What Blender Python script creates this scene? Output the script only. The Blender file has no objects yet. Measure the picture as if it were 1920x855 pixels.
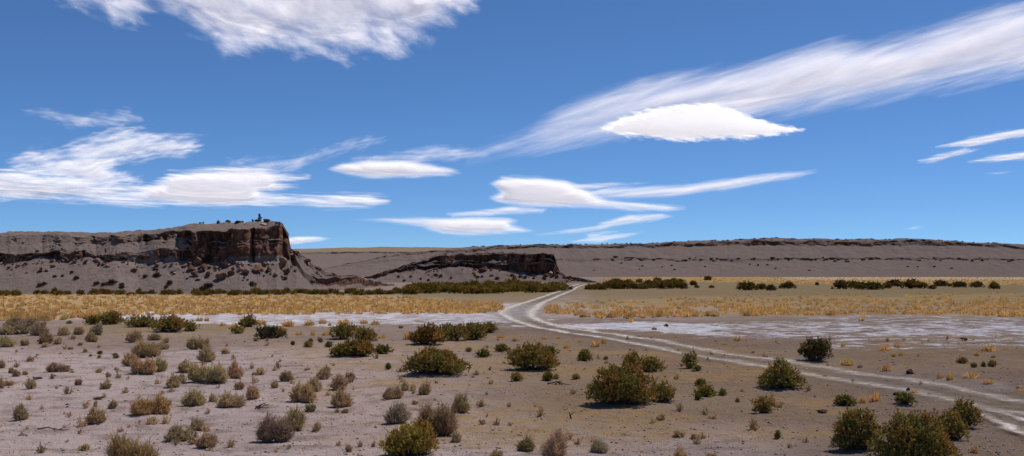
import bpy, math, random
import numpy as np
from mathutils import Vector

# ------------------------------------------------------------------ basics
F = 2059.0          # focal length in photo pixels (photo is 1920 wide)
HOR = 508.0         # photo row of the horizon
CX = 960.0
H = 4.0             # eye height in metres
scene = bpy.context.scene
col = scene.collection
rng = np.random.default_rng(7)
random.seed(7)

# ------------------------------------------------------------------ noise
def _hash(ix, iy, iz):
    n = (ix.astype(np.int64) * 374761393 + iy.astype(np.int64) * 668265263 + iz.astype(np.int64) * 2147483647 // 3 * 1 + iz.astype(np.int64) * 1274126177) & 0xFFFFFFFF
    n = ((n ^ (n >> 13)) * 1274126177) & 0xFFFFFFFF
    n = ((n ^ (n >> 16)) * 2246822519) & 0xFFFFFFFF
    n = n ^ (n >> 15)
    return (n & 0xFFFFFF) / float(0xFFFFFF)

def vnoise(x, y, z=0.0):
    x = np.asarray(x, float); y = np.asarray(y, float); z = np.asarray(z, float)
    x, y, z = np.broadcast_arrays(x, y, z)
    x0 = np.floor(x); y0 = np.floor(y); z0 = np.floor(z)
    fx = x - x0; fy = y - y0; fz = z - z0
    fx = fx*fx*(3-2*fx); fy = fy*fy*(3-2*fy); fz = fz*fz*(3-2*fz)
    r = 0
    for dx in (0, 1):
        wx = fx if dx else 1-fx
        for dy in (0, 1):
            wy = fy if dy else 1-fy
            for dz in (0, 1):
                wz = fz if dz else 1-fz
                r = r + wx*wy*wz*_hash(x0+dx, y0+dy, z0+dz)
    return r

def fbm(x, y, z=0.0, o=4, gain=0.5):
    s = 0; a = 1; t = 0
    x = np.asarray(x, float); y = np.asarray(y, float); z = np.asarray(z, float)
    for i in range(o):
        s = s + a*vnoise(x*2**i+17.3*i, y*2**i-9.1*i, z*2**i+3.7*i); t += a; a *= gain
    return s/t

def sstep(a, b, x):
    t = np.clip((np.asarray(x, float)-a)/(b-a), 0, 1)
    return t*t*(3-2*t)

# ------------------------------------------------------------------ ground height
MOUNDS = []     # x, y, rx, ry, h
def gz(x, y):
    x = np.asarray(x, float); y = np.asarray(y, float)
    near = 1 - sstep(60, 140, y)
    z = (fbm(x/9, y/9, 1.0, 3)-.5)*0.26*near + (fbm(x/1.6, y/1.6, 5.0, 3)-.5)*0.13*near
    z = z + (fbm(x/30, y/30, 9.0, 2)-.5)*0.10
    z = z + (fbm(x/.42, y/.42, 8.0, 2)-.5)*0.075*near
    for mx, my, rx, ry, h in MOUNDS:
        z = z + h*np.exp(-((x-mx)/rx)**2-((y-my)/ry)**2)
    return z

def spot(px, py):
    """the ground point seen at photo pixel (px, py)"""
    z = 0.0
    for _ in range(8):
        Y = F*(H-z)/(py-HOR)
        x = (px-CX)/F*Y
        z = 0.5*z + 0.5*float(gz(x, Y))
    return x, Y, float(gz(x, Y))

def add_mound(px, py, wpx, h, dback=0.25):
    Y = F*H/(py-HOR); w = wpx*Y/F
    MOUNDS.append(((px-CX)/F*Y, Y+w*dback, w*.55, w*.5, h))
for a in ((1190, 757, 190, .16), (819, 704, 150, .15), (664, 670, 110, .12), (800, 648, 80, .10), (998, 694, 110, .07),
          (1465, 727, 100, .10), (1530, 677, 110, .16), (1712, 868, 190, .10), (1604, 846, 110, .08), (1850, 722, 110, .14),
          (1740, 712, 90, .10), (1660, 697, 60, .12), (318, 623, 80, .14), (390, 718, 100, .08), (275, 700, 90, .08)):
    add_mound(*a)

# ------------------------------------------------------------------ mesh helpers
def mesh_np(name, V, Q=None, T=None, attrs=None, smooth=False):
    me = bpy.data.meshes.new(name)
    V = np.asarray(V, np.float32)
    nq = 0 if Q is None else len(Q); nt = 0 if T is None else len(T)
    loops = []
    if nq: loops.append(np.asarray(Q, np.int32).ravel())
    if nt: loops.append(np.asarray(T, np.int32).ravel())
    L = np.concatenate(loops)
    me.vertices.add(len(V)); me.vertices.foreach_set('co', V.ravel())
    me.loops.add(len(L)); me.loops.foreach_set('vertex_index', L)
    starts = np.concatenate([np.arange(nq)*4, nq*4+np.arange(nt)*3]).astype(np.int32)
    me.polygons.add(nq+nt)
    me.polygons.foreach_set('loop_start', starts)
    if smooth:
        me.polygons.foreach_set('use_smooth', np.ones(nq+nt, bool))
    me.update(calc_edges=True)
    if attrs:
        for k, a in attrs.items():
            a = np.asarray(a, np.float32)
            if a.ndim == 1:
                at = me.attributes.new(k, 'FLOAT', 'POINT'); at.data.foreach_set('value', a)
            else:
                if a.shape[1] == 3: a = np.hstack([a, np.ones((len(a), 1), np.float32)])
                at = me.attributes.new(k, 'FLOAT_COLOR', 'POINT'); at.data.foreach_set('color', a.ravel())
    return me

def link(name, me, mat=None, parent=None, loc=None):
    o = bpy.data.objects.new(name, me)
    if mat and me is not None and len(me.materials) == 0: me.materials.append(mat)
    col.objects.link(o)
    if parent: o.parent = parent
    if loc is not None: o.location = loc
    return o

def tag(o, label, cat=None, group=None, kind=None):
    o['label'] = label
    if cat: o['category'] = cat
    if group: o['group'] = group
    if kind: o['kind'] = kind
    return o

def grid_faces(nr, nc):
    i = np.arange(nr*nc).reshape(nr, nc)
    return np.stack([i[:-1, :-1], i[:-1, 1:], i[1:, 1:], i[1:, :-1]], -1).reshape(-1, 4)

# ------------------------------------------------------------------ material helpers
class NT:
    def __init__(s, name):
        s.m = bpy.data.materials.new(name); s.m.use_nodes = True
        s.t = s.m.node_tree; s.t.nodes.clear()
        s.out = s.n('ShaderNodeOutputMaterial')
    def n(s, typ, **kw):
        nd = s.t.nodes.new(typ)
        for k, v in kw.items():
            setattr(nd, k, v)
        return nd
    def l(s, a, b): s.t.links.new(a, b)
    def put(s, sock, v):
        if hasattr(v, 'is_linked') or isinstance(v, bpy.types.NodeSocket): s.l(v, sock)
        else: sock.default_value = v
    def attr(s, name): return s.n('ShaderNodeAttribute', attribute_name=name)
    def math(s, op, a, b=0.0, c=0.0, clamp=False):
        nd = s.n('ShaderNodeMath', operation=op, use_clamp=clamp)
        s.put(nd.inputs[0], a); s.put(nd.inputs[1], b)
        if op in ('MULTIPLY_ADD', 'SMOOTH_MIN'): s.put(nd.inputs[2], c)
        return nd.outputs[0]
    def step(s, v, a, b):
        nd = s.n('ShaderNodeMapRange', interpolation_type='SMOOTHSTEP')
        s.put(nd.inputs['Value'], v); s.put(nd.inputs['From Min'], a); s.put(nd.inputs['From Max'], b)
        return nd.outputs[0]
    def lin(s, v, a, b, c, d):
        nd = s.n('ShaderNodeMapRange'); s.put(nd.inputs[0], v)
        for i, q in enumerate((a, b, c, d)): s.put(nd.inputs[i+1], q)
        return nd.outputs[0]
    def mix(s, f, a, b, mode='MIX'):
        nd = s.n('ShaderNodeMix', data_type='RGBA', blend_type=mode)
        s.put(nd.inputs[0], f)
        for sk, v in ((nd.inputs[6], a), (nd.inputs[7], b)):
            if isinstance(v, tuple): sk.default_value = (*v[:3], 1)
            else: s.l(v, sk)
        return nd.outputs[2]
    def coord(s, scale=(1, 1, 1), rot=None, src='Object'):
        tc = s.n('ShaderNodeTexCoord').outputs[src]
        if rot is not None:
            mp = s.n('ShaderNodeMapping'); s.l(tc, mp.inputs[0]); mp.inputs['Rotation'].default_value = rot; tc = mp.outputs[0]
        mp = s.n('ShaderNodeMapping'); s.l(tc, mp.inputs[0]); mp.inputs['Scale'].default_value = scale
        return mp.outputs[0]
    def noise(s, vec, scale=1.0, detail=4.0, rough=0.5, dist=0.0):
        nd = s.n('ShaderNodeTexNoise'); s.l(vec, nd.inputs['Vector'])
        nd.inputs['Scale'].default_value = scale; nd.inputs['Detail'].default_value = detail
        nd.inputs['Roughness'].default_value = rough; nd.inputs['Distortion'].default_value = dist
        return nd.outputs[0]
    def bump(s, h, strength, dist, normal=None):
        nd = s.n('ShaderNodeBump'); s.put(nd.inputs['Height'], h)
        nd.inputs['Strength'].default_value = strength; nd.inputs['Distance'].default_value = dist
        if normal is not None: s.l(normal, nd.inputs['Normal'])
        return nd.outputs[0]
    def diffuse(s, color, normal=None, rough=0.6):
        nd = s.n('ShaderNodeBsdfDiffuse'); s.put(nd.inputs[0], color if not isinstance(color, tuple) else (*color[:3], 1))
        nd.inputs[1].default_value = rough
        if normal is not None: s.l(normal, nd.inputs['Normal'])
        return nd.outputs[0]
    def mixs(s, f, a, b):
        nd = s.n('ShaderNodeMixShader'); s.put(nd.inputs[0], f); s.l(a, nd.inputs[1]); s.l(b, nd.inputs[2]); return nd.outputs[0]
    def done(s, sh): s.l(sh, s.out.inputs[0]); return s.m

def leaf_mat(name, rust, transl=0.3, var=0.55):
    """leaf colour = object colour, varied leaf by leaf; some sprigs have turned to RUST; the object's alpha sets how many"""
    t = NT(name)
    a = t.attr('tint'); sep = t.n('ShaderNodeSeparateColor'); t.l(a.outputs['Color'], sep.inputs[0])
    oi = t.n('ShaderNodeObjectInfo')
    r = t.math('ADD', sep.outputs[1], oi.outputs['Alpha'])
    rr = t.step(r, 0.62, 1.28)
    c = t.mix(rr, oi.outputs['Color'], rust)
    v = t.lin(sep.outputs[0], 0, 1, 1-var, 1+var)
    vv = t.n('ShaderNodeCombineColor')
    for i in range(3): t.l(v, vv.inputs[i])
    c = t.mix(1.0, c, vv.outputs[0], 'MULTIPLY')
    d = t.diffuse(c)
    tr = t.n('ShaderNodeBsdfTranslucent'); t.l(c, tr.inputs[0])
    return t.done(t.mixs(transl, d, tr.outputs[0]))

M = {}
M['leaf'] = leaf_mat('shrub_leaves', (0.30, 0.170, 0.048), 0.25)
M['dry'] = leaf_mat('dry_twigs', (0.36, 0.24, 0.12), 0.2, 0.4)
M['straw'] = leaf_mat('straw', (0.30, 0.18, 0.06), 0.3, 0.45)
def bark_mat():
    t = NT('bark'); n = t.noise(t.coord((1, 1, .3)), 14, 3)
    return t.done(t.diffuse(t.mix(n, (0.05, 0.038, 0.03), (0.14, 0.115, 0.095))))
M['bark'] = bark_mat()
def rock_mat(name, dark, mid, pale, scale=1.0):
    t = NT(name); v = t.coord()
    oi = t.n('ShaderNodeObjectInfo')
    n = t.noise(v, 1.3*scale, 6, .6); n2 = t.noise(v, 5*scale, 4, .6)
    c = t.mix(t.step(n, .35, .65), dark, mid); c = t.mix(t.math('MULTIPLY', t.step(n2, .55, .75), .6), c, pale)
    vv = t.n('ShaderNodeCombineColor')
    for i in range(3): t.l(t.lin(oi.outputs['Random'], 0, 1, .75, 1.35), vv.inputs[i])
    c = t.mix(1.0, c, vv.outputs[0], 'MULTIPLY')
    c = t.mix(1.0, c, oi.outputs['Color'], 'MULTIPLY')
    return t.done(t.diffuse(c, t.bump(n2, .6, .12)))
M['rock'] = rock_mat('brown_rock', (0.10, 0.068, 0.056), (0.19, 0.135, 0.11), (0.34, 0.29, 0.26))

def gravel_mat():
    t = NT('gravel_stones'); a = t.attr('tint')
    return t.done(t.diffuse(a.outputs['Color'], None, .7))
M['gravel'] = gravel_mat()

def hill_mat():
    t = NT('hill_rock_and_scree'); v = t.coord()
    a = t.attr('zone'); sp = t.n('ShaderNodeSeparateColor'); t.l(a.outputs['Color'], sp.inputs[0])
    n1 = t.noise(v, .12, 6, .6); n2 = t.noise(v, 1.1, 6, .65); n3 = t.noise(v, 5.0, 4, .6)
    scree = t.mix(n1, (0.160, 0.122, 0.108), (0.200, 0.156, 0.140))
    scree = t.mix(t.step(n2, .50, .72), scree, (0.115, 0.086, 0.074))
    scree = t.mix(t.math('MULTIPLY', t.step(n3, .60, .74), .5), scree, (0.10, 0.085, 0.07))
    n4 = t.noise(v, .7, 8, .82)
    scree = t.mix(t.math('MULTIPLY', t.step(n4, .56, .64), .6), scree, (0.088, 0.068, 0.056))
    scree = t.mix(t.math('MULTIPLY', t.step(n4, .44, .36), .35), scree, (0.25, 0.205, 0.185))
    vz = t.noise(t.coord((1.2, 1.2, .22)), .9, 5, .6)
    rock = t.mix(t.step(vz, .3, .7), (0.060, 0.035, 0.027), (0.190, 0.106, 0.078))
    rock = t.mix(t.math('MULTIPLY', t.step(n2, .58, .75), .6), rock, (0.26, 0.20, 0.17))
    ra = t.math('ADD', sp.outputs[0], t.math('MULTIPLY', t.math('SUBTRACT', n2, .5), .9))
    c = t.mix(t.step(ra, .38, .60), scree, rock)
    c = t.mix(t.math('MULTIPLY', sp.outputs[1], t.step(n2, .25, .6)), c, t.mix(t.step(n4, .45, .6), (0.29, 0.215, 0.13), (0.17, 0.13, 0.085)))
    c = t.mix(t.math('MULTIPLY', sp.outputs[2], .8), c, (0.23, 0.20, 0.19))
    hgt = t.math('ADD', n2, t.math('MULTIPLY', n3, .4))
    return t.done(t.diffuse(c, t.bump(hgt, .55, .5)))
M['hill'] = hill_mat()

def ground_mat():
    t = NT('desert_ground'); v = t.coord()
    a = t.attr('zone'); sp = t.n('ShaderNodeSeparateColor'); t.l(a.outputs['Color'], sp.inputs[0])
    b = t.attr('zone_b'); sb = t.n('ShaderNodeSeparateColor'); t.l(b.outputs['Color'], sb.inputs[0])
    salt, gold, green = sp.outputs[0], sp.outputs[1], sp.outputs[2]
    dark, yellow, bare = sb.outputs[0], sb.outputs[1], sb.outputs[2]
    big = t.noise(v, .16, 5, .55); med = t.noise(v, .9, 5, .6); fine = t.noise(v, 6, 6, .7); grit = t.noise(v, 22, 4, .65)
    stre = t.noise(t.coord((.5, 1.5, 1)), 1.0, 6, .65)
    c = t.mix(t.step(big, .3, .7), (0.395, 0.312, 0.296), (0.46, 0.372, 0.356))
    c = t.mix(dark, c, t.mix(t.step(big, .35, .65), (0.205, 0.146, 0.110), (0.255, 0.188, 0.147)))
    c = t.mix(t.math('MULTIPLY', bare, .8), c, (0.33, 0.285, 0.26))
    c = t.mix(t.math('MULTIPLY', t.step(med, .47, .66), .72), c, (0.205, 0.152, 0.134))
    c = t.mix(t.math('MULTIPLY', t.step(stre, .56, .70), .4), c, (0.34, 0.295, 0.275))
    yl = t.math('MULTIPLY', yellow, t.step(t.noise(t.coord((.5, 1.1, 1)), 1.5, 7, .75), .36, .54))
    c = t.mix(t.math('MULTIPLY', yl, .85), c, (0.35, 0.228, 0.108))
    c = t.mix(t.math('MULTIPLY', green, t.lin(med, .3, .7, .75, 1)), c, t.mix(t.step(stre, .4, .65), (0.205, 0.155, 0.070), (0.275, 0.205, 0.108)))
    c = t.mix(t.math('MULTIPLY', gold, t.lin(med, .3, .7, .75, 1)), c, t.mix(t.step(t.noise(t.coord((.35, .6, 1)), 1.0, 6, .7), .4, .6), (0.31, 0.205, 0.085), (0.52, 0.345, 0.135)))
    sn = t.noise(t.coord((.55, .75, 1)), .9, 10, .78)
    sm = t.step(t.math('ADD', salt, t.math('MULTIPLY', t.math('SUBTRACT', sn, .5), 2.7)), .40, .66)
    sc = t.mix(t.step(t.noise(t.coord((.6, 1.3, 1)), 1.3, 7, .7), .38, .62), (0.43, 0.41, 0.445), (0.80, 0.79, 0.85))
    c = t.mix(t.math('MULTIPLY', sm, .9), c, sc)
    # stones and litter
    c = t.mix(t.math('MULTIPLY', t.step(fine, .58, .74), .38), c, (0.145, 0.108, 0.094))
    c = t.mix(t.math('MULTIPLY', t.step(fine, .44, .32), .35), c, (0.36, 0.31, 0.285))
    c = t.mix(t.math('MULTIPLY', t.step(grit, .58, .72), .55), c, (0.40, 0.35, 0.33))
    c = t.mix(t.math('MULTIPLY', t.step(grit, .41, .29), .5), c, (0.11, 0.088, 0.08))
    h = t.math('ADD', t.math('MULTIPLY', fine, 1.0), t.math('MULTIPLY', grit, .5))
    nb = t.bump(med, .6, .22)
    return t.done(t.diffuse(c, t.bump(h, 1.0, .11, nb), .8))
M['ground'] = ground_mat()

def track_mat():
    t = NT('dirt_track_soil'); v = t.coord()
    a = t.attr('across'); al = t.attr('fade')
    u = a.outputs['Fac']
    lg = t.attr('along').outputs['Fac']
    cv = t.n('ShaderNodeCombineXYZ'); t.l(t.math('MULTIPLY', u, 1.5), cv.inputs[0]); t.l(t.math('MULTIPLY', lg, .35), cv.inputs[1])
    st = t.noise(cv.outputs[0], 2.2, 6, .68)
    n = t.noise(v, .5, 5, .65); n2 = t.noise(v, 3.0, 6, .7); n3 = t.noise(v, 12, 5, .65)
    uu = t.math('ADD', u, t.math('MULTIPLY', t.math('SUBTRACT', n, .5), .45))
    d = t.math('ABSOLUTE', t.math('SUBTRACT', t.math('ABSOLUTE', uu), .50))
    rut = t.math('SUBTRACT', 1.0, t.step(t.math('ADD', d, t.math('MULTIPLY', t.math('SUBTRACT', st, .5), .75)), .0, .40))
    rutn = t.math('MULTIPLY', rut, t.lin(n2, .34, .60, .55, 1.0))
    mid = t.mix(t.step(st, .40, .62), (0.19, 0.155, 0.125), (0.285, 0.245, 0.215))
    mid = t.mix(t.math('MULTIPLY', t.step(n, .52, .64), .55), mid, (0.225, 0.185, 0.095))
    pale = t.mix(t.step(n2, .35, .7), (0.54, 0.47, 0.43), (0.78, 0.72, 0.68))
    c = t.mix(rutn, mid, pale)
    c = t.mix(t.math('MULTIPLY', t.step(n3, .55, .70), .5), c, (0.17, 0.14, 0.12))
    e = t.math('ADD', t.math('ABSOLUTE', u), t.math('MULTIPLY', t.math('SUBTRACT', n2, .5), .9))
    body = t.math('SUBTRACT', 1.0, t.step(e, .55, 1.0))
    alpha = t.math('MULTIPLY', t.math('MULTIPLY', body, t.math('MAXIMUM', rutn, t.lin(st, .38, .62, .12, .75))), al.outputs['Fac'])
    tr = t.n('ShaderNodeBsdfTransparent')
    return t.done(t.mixs(alpha, tr.outputs[0], t.diffuse(c, t.bump(n3, .7, .06))))
M['track'] = track_mat()
SKY_TONE = (0.87, 1.0, 1.05, 1); SKY_STR = 0.09; EXPOSURE = 0.22
# ------------------------------------------------------------------ camera, sun, sky
cam_d = bpy.data.cameras.new('camera'); cam = bpy.data.objects.new('camera', cam_d); col.objects.link(cam)
cam.location = (0, 0, H); cam.rotation_euler = (math.radians(90), 0, 0)
cam_d.sensor_width = 36; cam_d.lens = F*36/1920; cam_d.shift_y = (HOR-427.5)/1920
cam_d.clip_start = 0.5; cam_d.clip_end = 60000
scene.camera = cam
SUN = Vector((0.40, 0.24, 0.885)).normalized()
sd = bpy.data.lights.new('sun', 'SUN'); so = bpy.data.objects.new('sun', sd); col.objects.link(so)
sd.energy = 4.8; sd.angle = math.radians(0.5); sd.color = (1.0, 0.93, 0.845)
so.rotation_euler = (-SUN).to_track_quat('-Z', 'Y').to_euler(); so.location = (0, 0, 60)
w = bpy.data.worlds.new('World'); scene.world = w; w.use_nodes = True
nt = w.node_tree; nt.nodes.clear()
sky = nt.nodes.new('ShaderNodeTexSky'); sky.sky_type = 'NISHITA'; sky.sun_disc = False
sky.sun_elevation = math.asin(SUN.z); sky.sun_rotation = math.atan2(SUN.x, SUN.y)
sky.altitude = 3500; sky.air_density = 1.0; sky.dust_density = 0.0; sky.ozone_density = 10.0
tc = nt.nodes.new('ShaderNodeTexCoord')
mp = nt.nodes.new('ShaderNodeMapping'); mp.inputs['Scale'].default_value = (1, 1, 1.2); mp.inputs['Location'].default_value = (0, 0, .02)
nt.links.new(tc.outputs['Generated'], mp.inputs[0]); nt.links.new(mp.outputs[0], sky.inputs[0])
gr = nt.nodes.new('ShaderNodeMix'); gr.data_type = 'RGBA'; gr.blend_type = 'MULTIPLY'; gr.inputs[0].default_value = 1; gr.inputs[7].default_value = SKY_TONE
nt.links.new(sky.outputs[0], gr.inputs[6])
bg = nt.nodes.new('ShaderNodeBackground'); bg.inputs['Strength'].default_value = SKY_STR
nt.links.new(gr.outputs[2], bg.inputs[0])
wo = nt.nodes.new('ShaderNodeOutputWorld'); nt.links.new(bg.outputs[0], wo.inputs[0])
vs = scene.view_settings; vs.view_transform = 'Standard'; vs.look = 'None'; vs.exposure = EXPOSURE; vs.gamma = 1
scene.render.engine = 'CYCLES'
cy = scene.cycles
cy.use_denoising = True; cy.denoiser = 'OPENIMAGEDENOISE'; cy.denoising_input_passes = 'RGB_ALBEDO_NORMAL'; cy.denoising_prefilter = 'ACCURATE'
cy.max_bounces = 6; cy.diffuse_bounces = 3; cy.transmission_bounces = 4; cy.transparent_max_bounces = 24
cy.caustics_reflective = False; cy.caustics_refractive = False
cy.use_adaptive_sampling = True; cy.adaptive_threshold = 0.01
scene.render.film_transparent = False

# ------------------------------------------------------------------ ground: one sheet to the horizon
def lim(px, *pts):
    xs, ys = zip(*pts); return np.interp(px, xs, ys)
def box(py, a, b, s=3.0):
    return sstep(a-s, a+s, py)*(1-sstep(b-s, b+s, py))

rows_py = np.concatenate([np.arange(1400, 870, -14), np.arange(870, 516, -0.9), np.arange(516, 509.2, -.6)])
rowsY = F*H/(rows_py-HOR)
rowsY = np.concatenate([[-60, -25, -8, 0, 3, 5.5], rowsY[rowsY > 7.5], [8000, 11000, 16000]])
nc = 860
uu = np.linspace(-1, 1, nc)
wv = np.maximum(16, 0.80*rowsY+6)
wv[-3:] = 12000
X = uu[None, :]*wv[:, None]; Yg = np.repeat(rowsY[:, None], nc, 1)
Z = gz(X, Yg)*(1-sstep(500, 900, Yg))
Ys = np.maximum(Yg, 4.0)
PX = CX + X/Ys*F; PY = HOR + F*H/Ys
jx = (fbm(X/4, Yg/6, 2.0, 4)-.5); jy = (fbm(X/5+50, Yg/7, 4.0, 4)-.5)
jx2 = (fbm(X/14, Yg/20, 12.0, 3)-.5)
px = PX + jx*120; py = PY + jy*np.clip((PY-HOR)*.16, 1.0, 30)
# salt crust
salt = 0.56*sstep(230, 330, px)*(1-sstep(975, 1030, px))*box(py, lim(px, (270, 586), (950, 584)), lim(px, (270, 595), (360, 608), (500, 612), (950, 612)), 2.5)
salt = np.maximum(salt, 0.62*sstep(60, 130, px)*(1-sstep(300, 340, px))*box(py, 583, 597, 3))
salt = np.maximum(salt, 0.72*sstep(1040, 1090, px)*(1-sstep(1330, 1420, px))*box(py, lim(px, (1040, 601), (1300, 603)), lim(px, (1040, 611), (1150, 622), (1300, 630), (1420, 628)), 3))
salt = np.maximum(salt, 0.50*sstep(1240, 1330, px)*box(py, 602, 634, 5))
salt = np.maximum(salt, 0.58*sstep(1560, 1650, px)*box(py, 610, 632, 4))
salt = np.maximum(salt, 0.40*sstep(1400, 1560, px)*box(py, 588, 655, 8))
salt = np.maximum(salt, 0.62*box(PX, 935, 1010, 18)*box(PY, 568, 602, 6))
salt = np.maximum(salt, 0.45*sstep(1400, 1500, px)*box(py, 519.5, 525, 1))
# straw-coloured turf
gold = 0.95*(1-sstep(930, 975, px))*box(py, lim(px, (700, 553), (760, 556), (800, 562), (900, 565), (960, 569)), lim(px, (0, 600), (90, 600), (150, 592), (270, 588), (500, 588), (900, 586), (960, 582)), 2)
gold = np.maximum(gold, 0.55*sstep(1000, 1060, px)*box(py, lim(px, (1020, 568), (1300, 557), (1920, 549)), lim(px, (1020, 594), (1250, 590), (1920, 592)), 4)*sstep(.36, .52, fbm(X/5, Yg/9, 7., 3)))
gold = np.maximum(gold, 0.95*sstep(1130, 1180, px)*box(PY, 510, lim(px, (1130, 526), (1500, 532), (1920, 534)), 1.2))
# low grey-green sward
green = 0.9*sstep(740, 790, px)*(1-sstep(1040, 1090, px))*box(py, 544, 567, 2)
green = np.maximum(green, 0.9*sstep(1060, 1110, px)*box(py, 527, 575, 6))
green = np.maximum(green, 0.55*sstep(120, 190, px)*(1-sstep(480, 600, px))*box(py, 604, 622, 3))
green = np.maximum(green, 0.5*sstep(1250, 1400, px)*box(py, 575, 600, 5))
# darker soil right of the gravel slope
dk = sstep(620, 1000, PX + jx2*500 - (PY-700)*.9)*sstep(588, 606, py)
dk = np.maximum(dk, sstep(590, 606, py)*(1-sstep(640, 668, py))*.75)
dk = np.maximum(dk, .8*(1-sstep(551, 560, PY)))
dk = dk*(1 - .75*sstep(770, 830, PY+jy*60)*(1-sstep(1350, 1600, PX)))
yel = sstep(430, 760, PX+jx2*300)*(1-sstep(1480, 1700, PX+jx2*300))*box(PY+jy*60, 640, 835, 18)*.9
yel = np.maximum(yel, .7*sstep(120, 190, px)*(1-sstep(560, 700, px))*box(py, 604, 632, 5))
yel = yel*(.35+.65*sstep(.42, .6, fbm(X/3.5, Yg/3, 21., 3)))
yel = np.maximum(yel, .35*sstep(1500, 1700, px)*box(py, 625, 690, 10))
V = np.stack([X, Yg, Z], -1).reshape(-1, 3)
zone = np.stack([salt, gold, green], -1).reshape(-1, 3); bare = np.zeros_like(dk)
for mx, my, rx, ry, h in MOUNDS: bare = np.maximum(bare, 1.1*np.exp(-((X-mx)/rx)**2*1.3-((Yg-my+ry*.9)/(ry*1.1))**2*1.3))
zone_b = np.stack([dk, yel, bare*(.5+jx)], -1).reshape(-1, 3)
ground = link('ground', mesh_np('ground', V, grid_faces(len(rowsY), nc), attrs={'zone': zone, 'zone_b': zone_b}, smooth=True), M['ground'])
tag(ground, 'pinkish grey gravel desert plain with salt crust and straw coloured turf', 'ground', kind='structure')

# ------------------------------------------------------------------ dirt track
def strip(name, pts, width, label, fade0=0.0, fade1=0.0, n_across=17, lift=0.045, squeeze=None):
    P = []
    for (a, b) in pts:
        Y = F*H/(b-HOR); P.append(((a-CX)/F*Y, Y))
    P = np.array(P)
    # resample with Catmull-Rom
    out = []
    for i in range(len(P)-1):
        p0 = P[max(i-1, 0)]; p1 = P[i]; p2 = P[i+1]; p3 = P[min(i+2, len(P)-1)]
        n = max(4, int(np.linalg.norm(p2-p1)/0.5))
        for k in range(n):
            s = k/n
            out.append(.5*((2*p1)+(-p0+p2)*s+(2*p0-5*p1+4*p2-p3)*s*s+(-p0+3*p1-3*p2+p3)*s**3))
    out.append(P[-1]); C = np.array(out)
    T = np.gradient(C, axis=0); T /= np.linalg.norm(T, axis=1)[:, None]+1e-9
    N = np.stack([-T[:, 1], T[:, 0]], 1)
    u = np.linspace(-1, 1, n_across)
    d = np.concatenate([[0], np.cumsum(np.linalg.norm(np.diff(C, axis=0), axis=1))]); d /= d[-1]
    wd = width*(1+.34*(fbm(d*34, d*0, 3., 3)-.5))*(1+.45*(1-sstep(0, .10, np.abs(d-.69))))
    Pt = C[:, None, :] + N[:, None, :]*(u[None, :, None]*wd[:, None, None]*.5)
    z = gz(Pt[..., 0], Pt[..., 1])+lift
    fade = np.ones(len(C))
    if fade0: fade *= sstep(0, fade0, d)
    fade *= 1-.50*sstep(.80, .95, d)
    if fade1: fade *= 1-sstep(1-fade1, 1, d)
    V = np.concatenate([Pt, z[..., None]], -1).reshape(-1, 3)
    Lg = np.repeat(np.concatenate([[0], np.cumsum(np.linalg.norm(np.diff(C, axis=0), axis=1))])[:, None], n_across, 1).ravel()
    A = np.repeat(u[None, :], len(C), 0).ravel(); Fd = np.repeat(fade[:, None], n_across, 1).ravel()
    o = link(name, mesh_np(name, V, grid_faces(len(C), n_across), attrs={'across': A, 'fade': Fd, 'along': Lg}, smooth=True), M['track'])
    tag(o, label, 'track', kind='structure')
    return o
strip('dirt_track', [(1092, 533), (1076, 538), (1062, 545), (1030, 557), (1000, 568), (977, 579), (969, 587), (976, 596), (1000, 607), (1040, 616.5), (1100, 626), (1180, 638), (1270, 653), (1370, 670), (1460, 684), (1560, 700.5), (1680, 719), (1800, 741), (1920, 764), (2100, 800), (2400, 870)], 4.2,
      'pale two rut dirt track winding from the shrubs across the salt flat', fade0=.03)
strip('dirt_track', [(1795, 752), (1835, 768), (1880, 786), (1930, 806), (2010, 845)], 1.5, 'short rutted spur leaving the dirt track near the largest shrub', fade0=.6, lift=.06)

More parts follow.
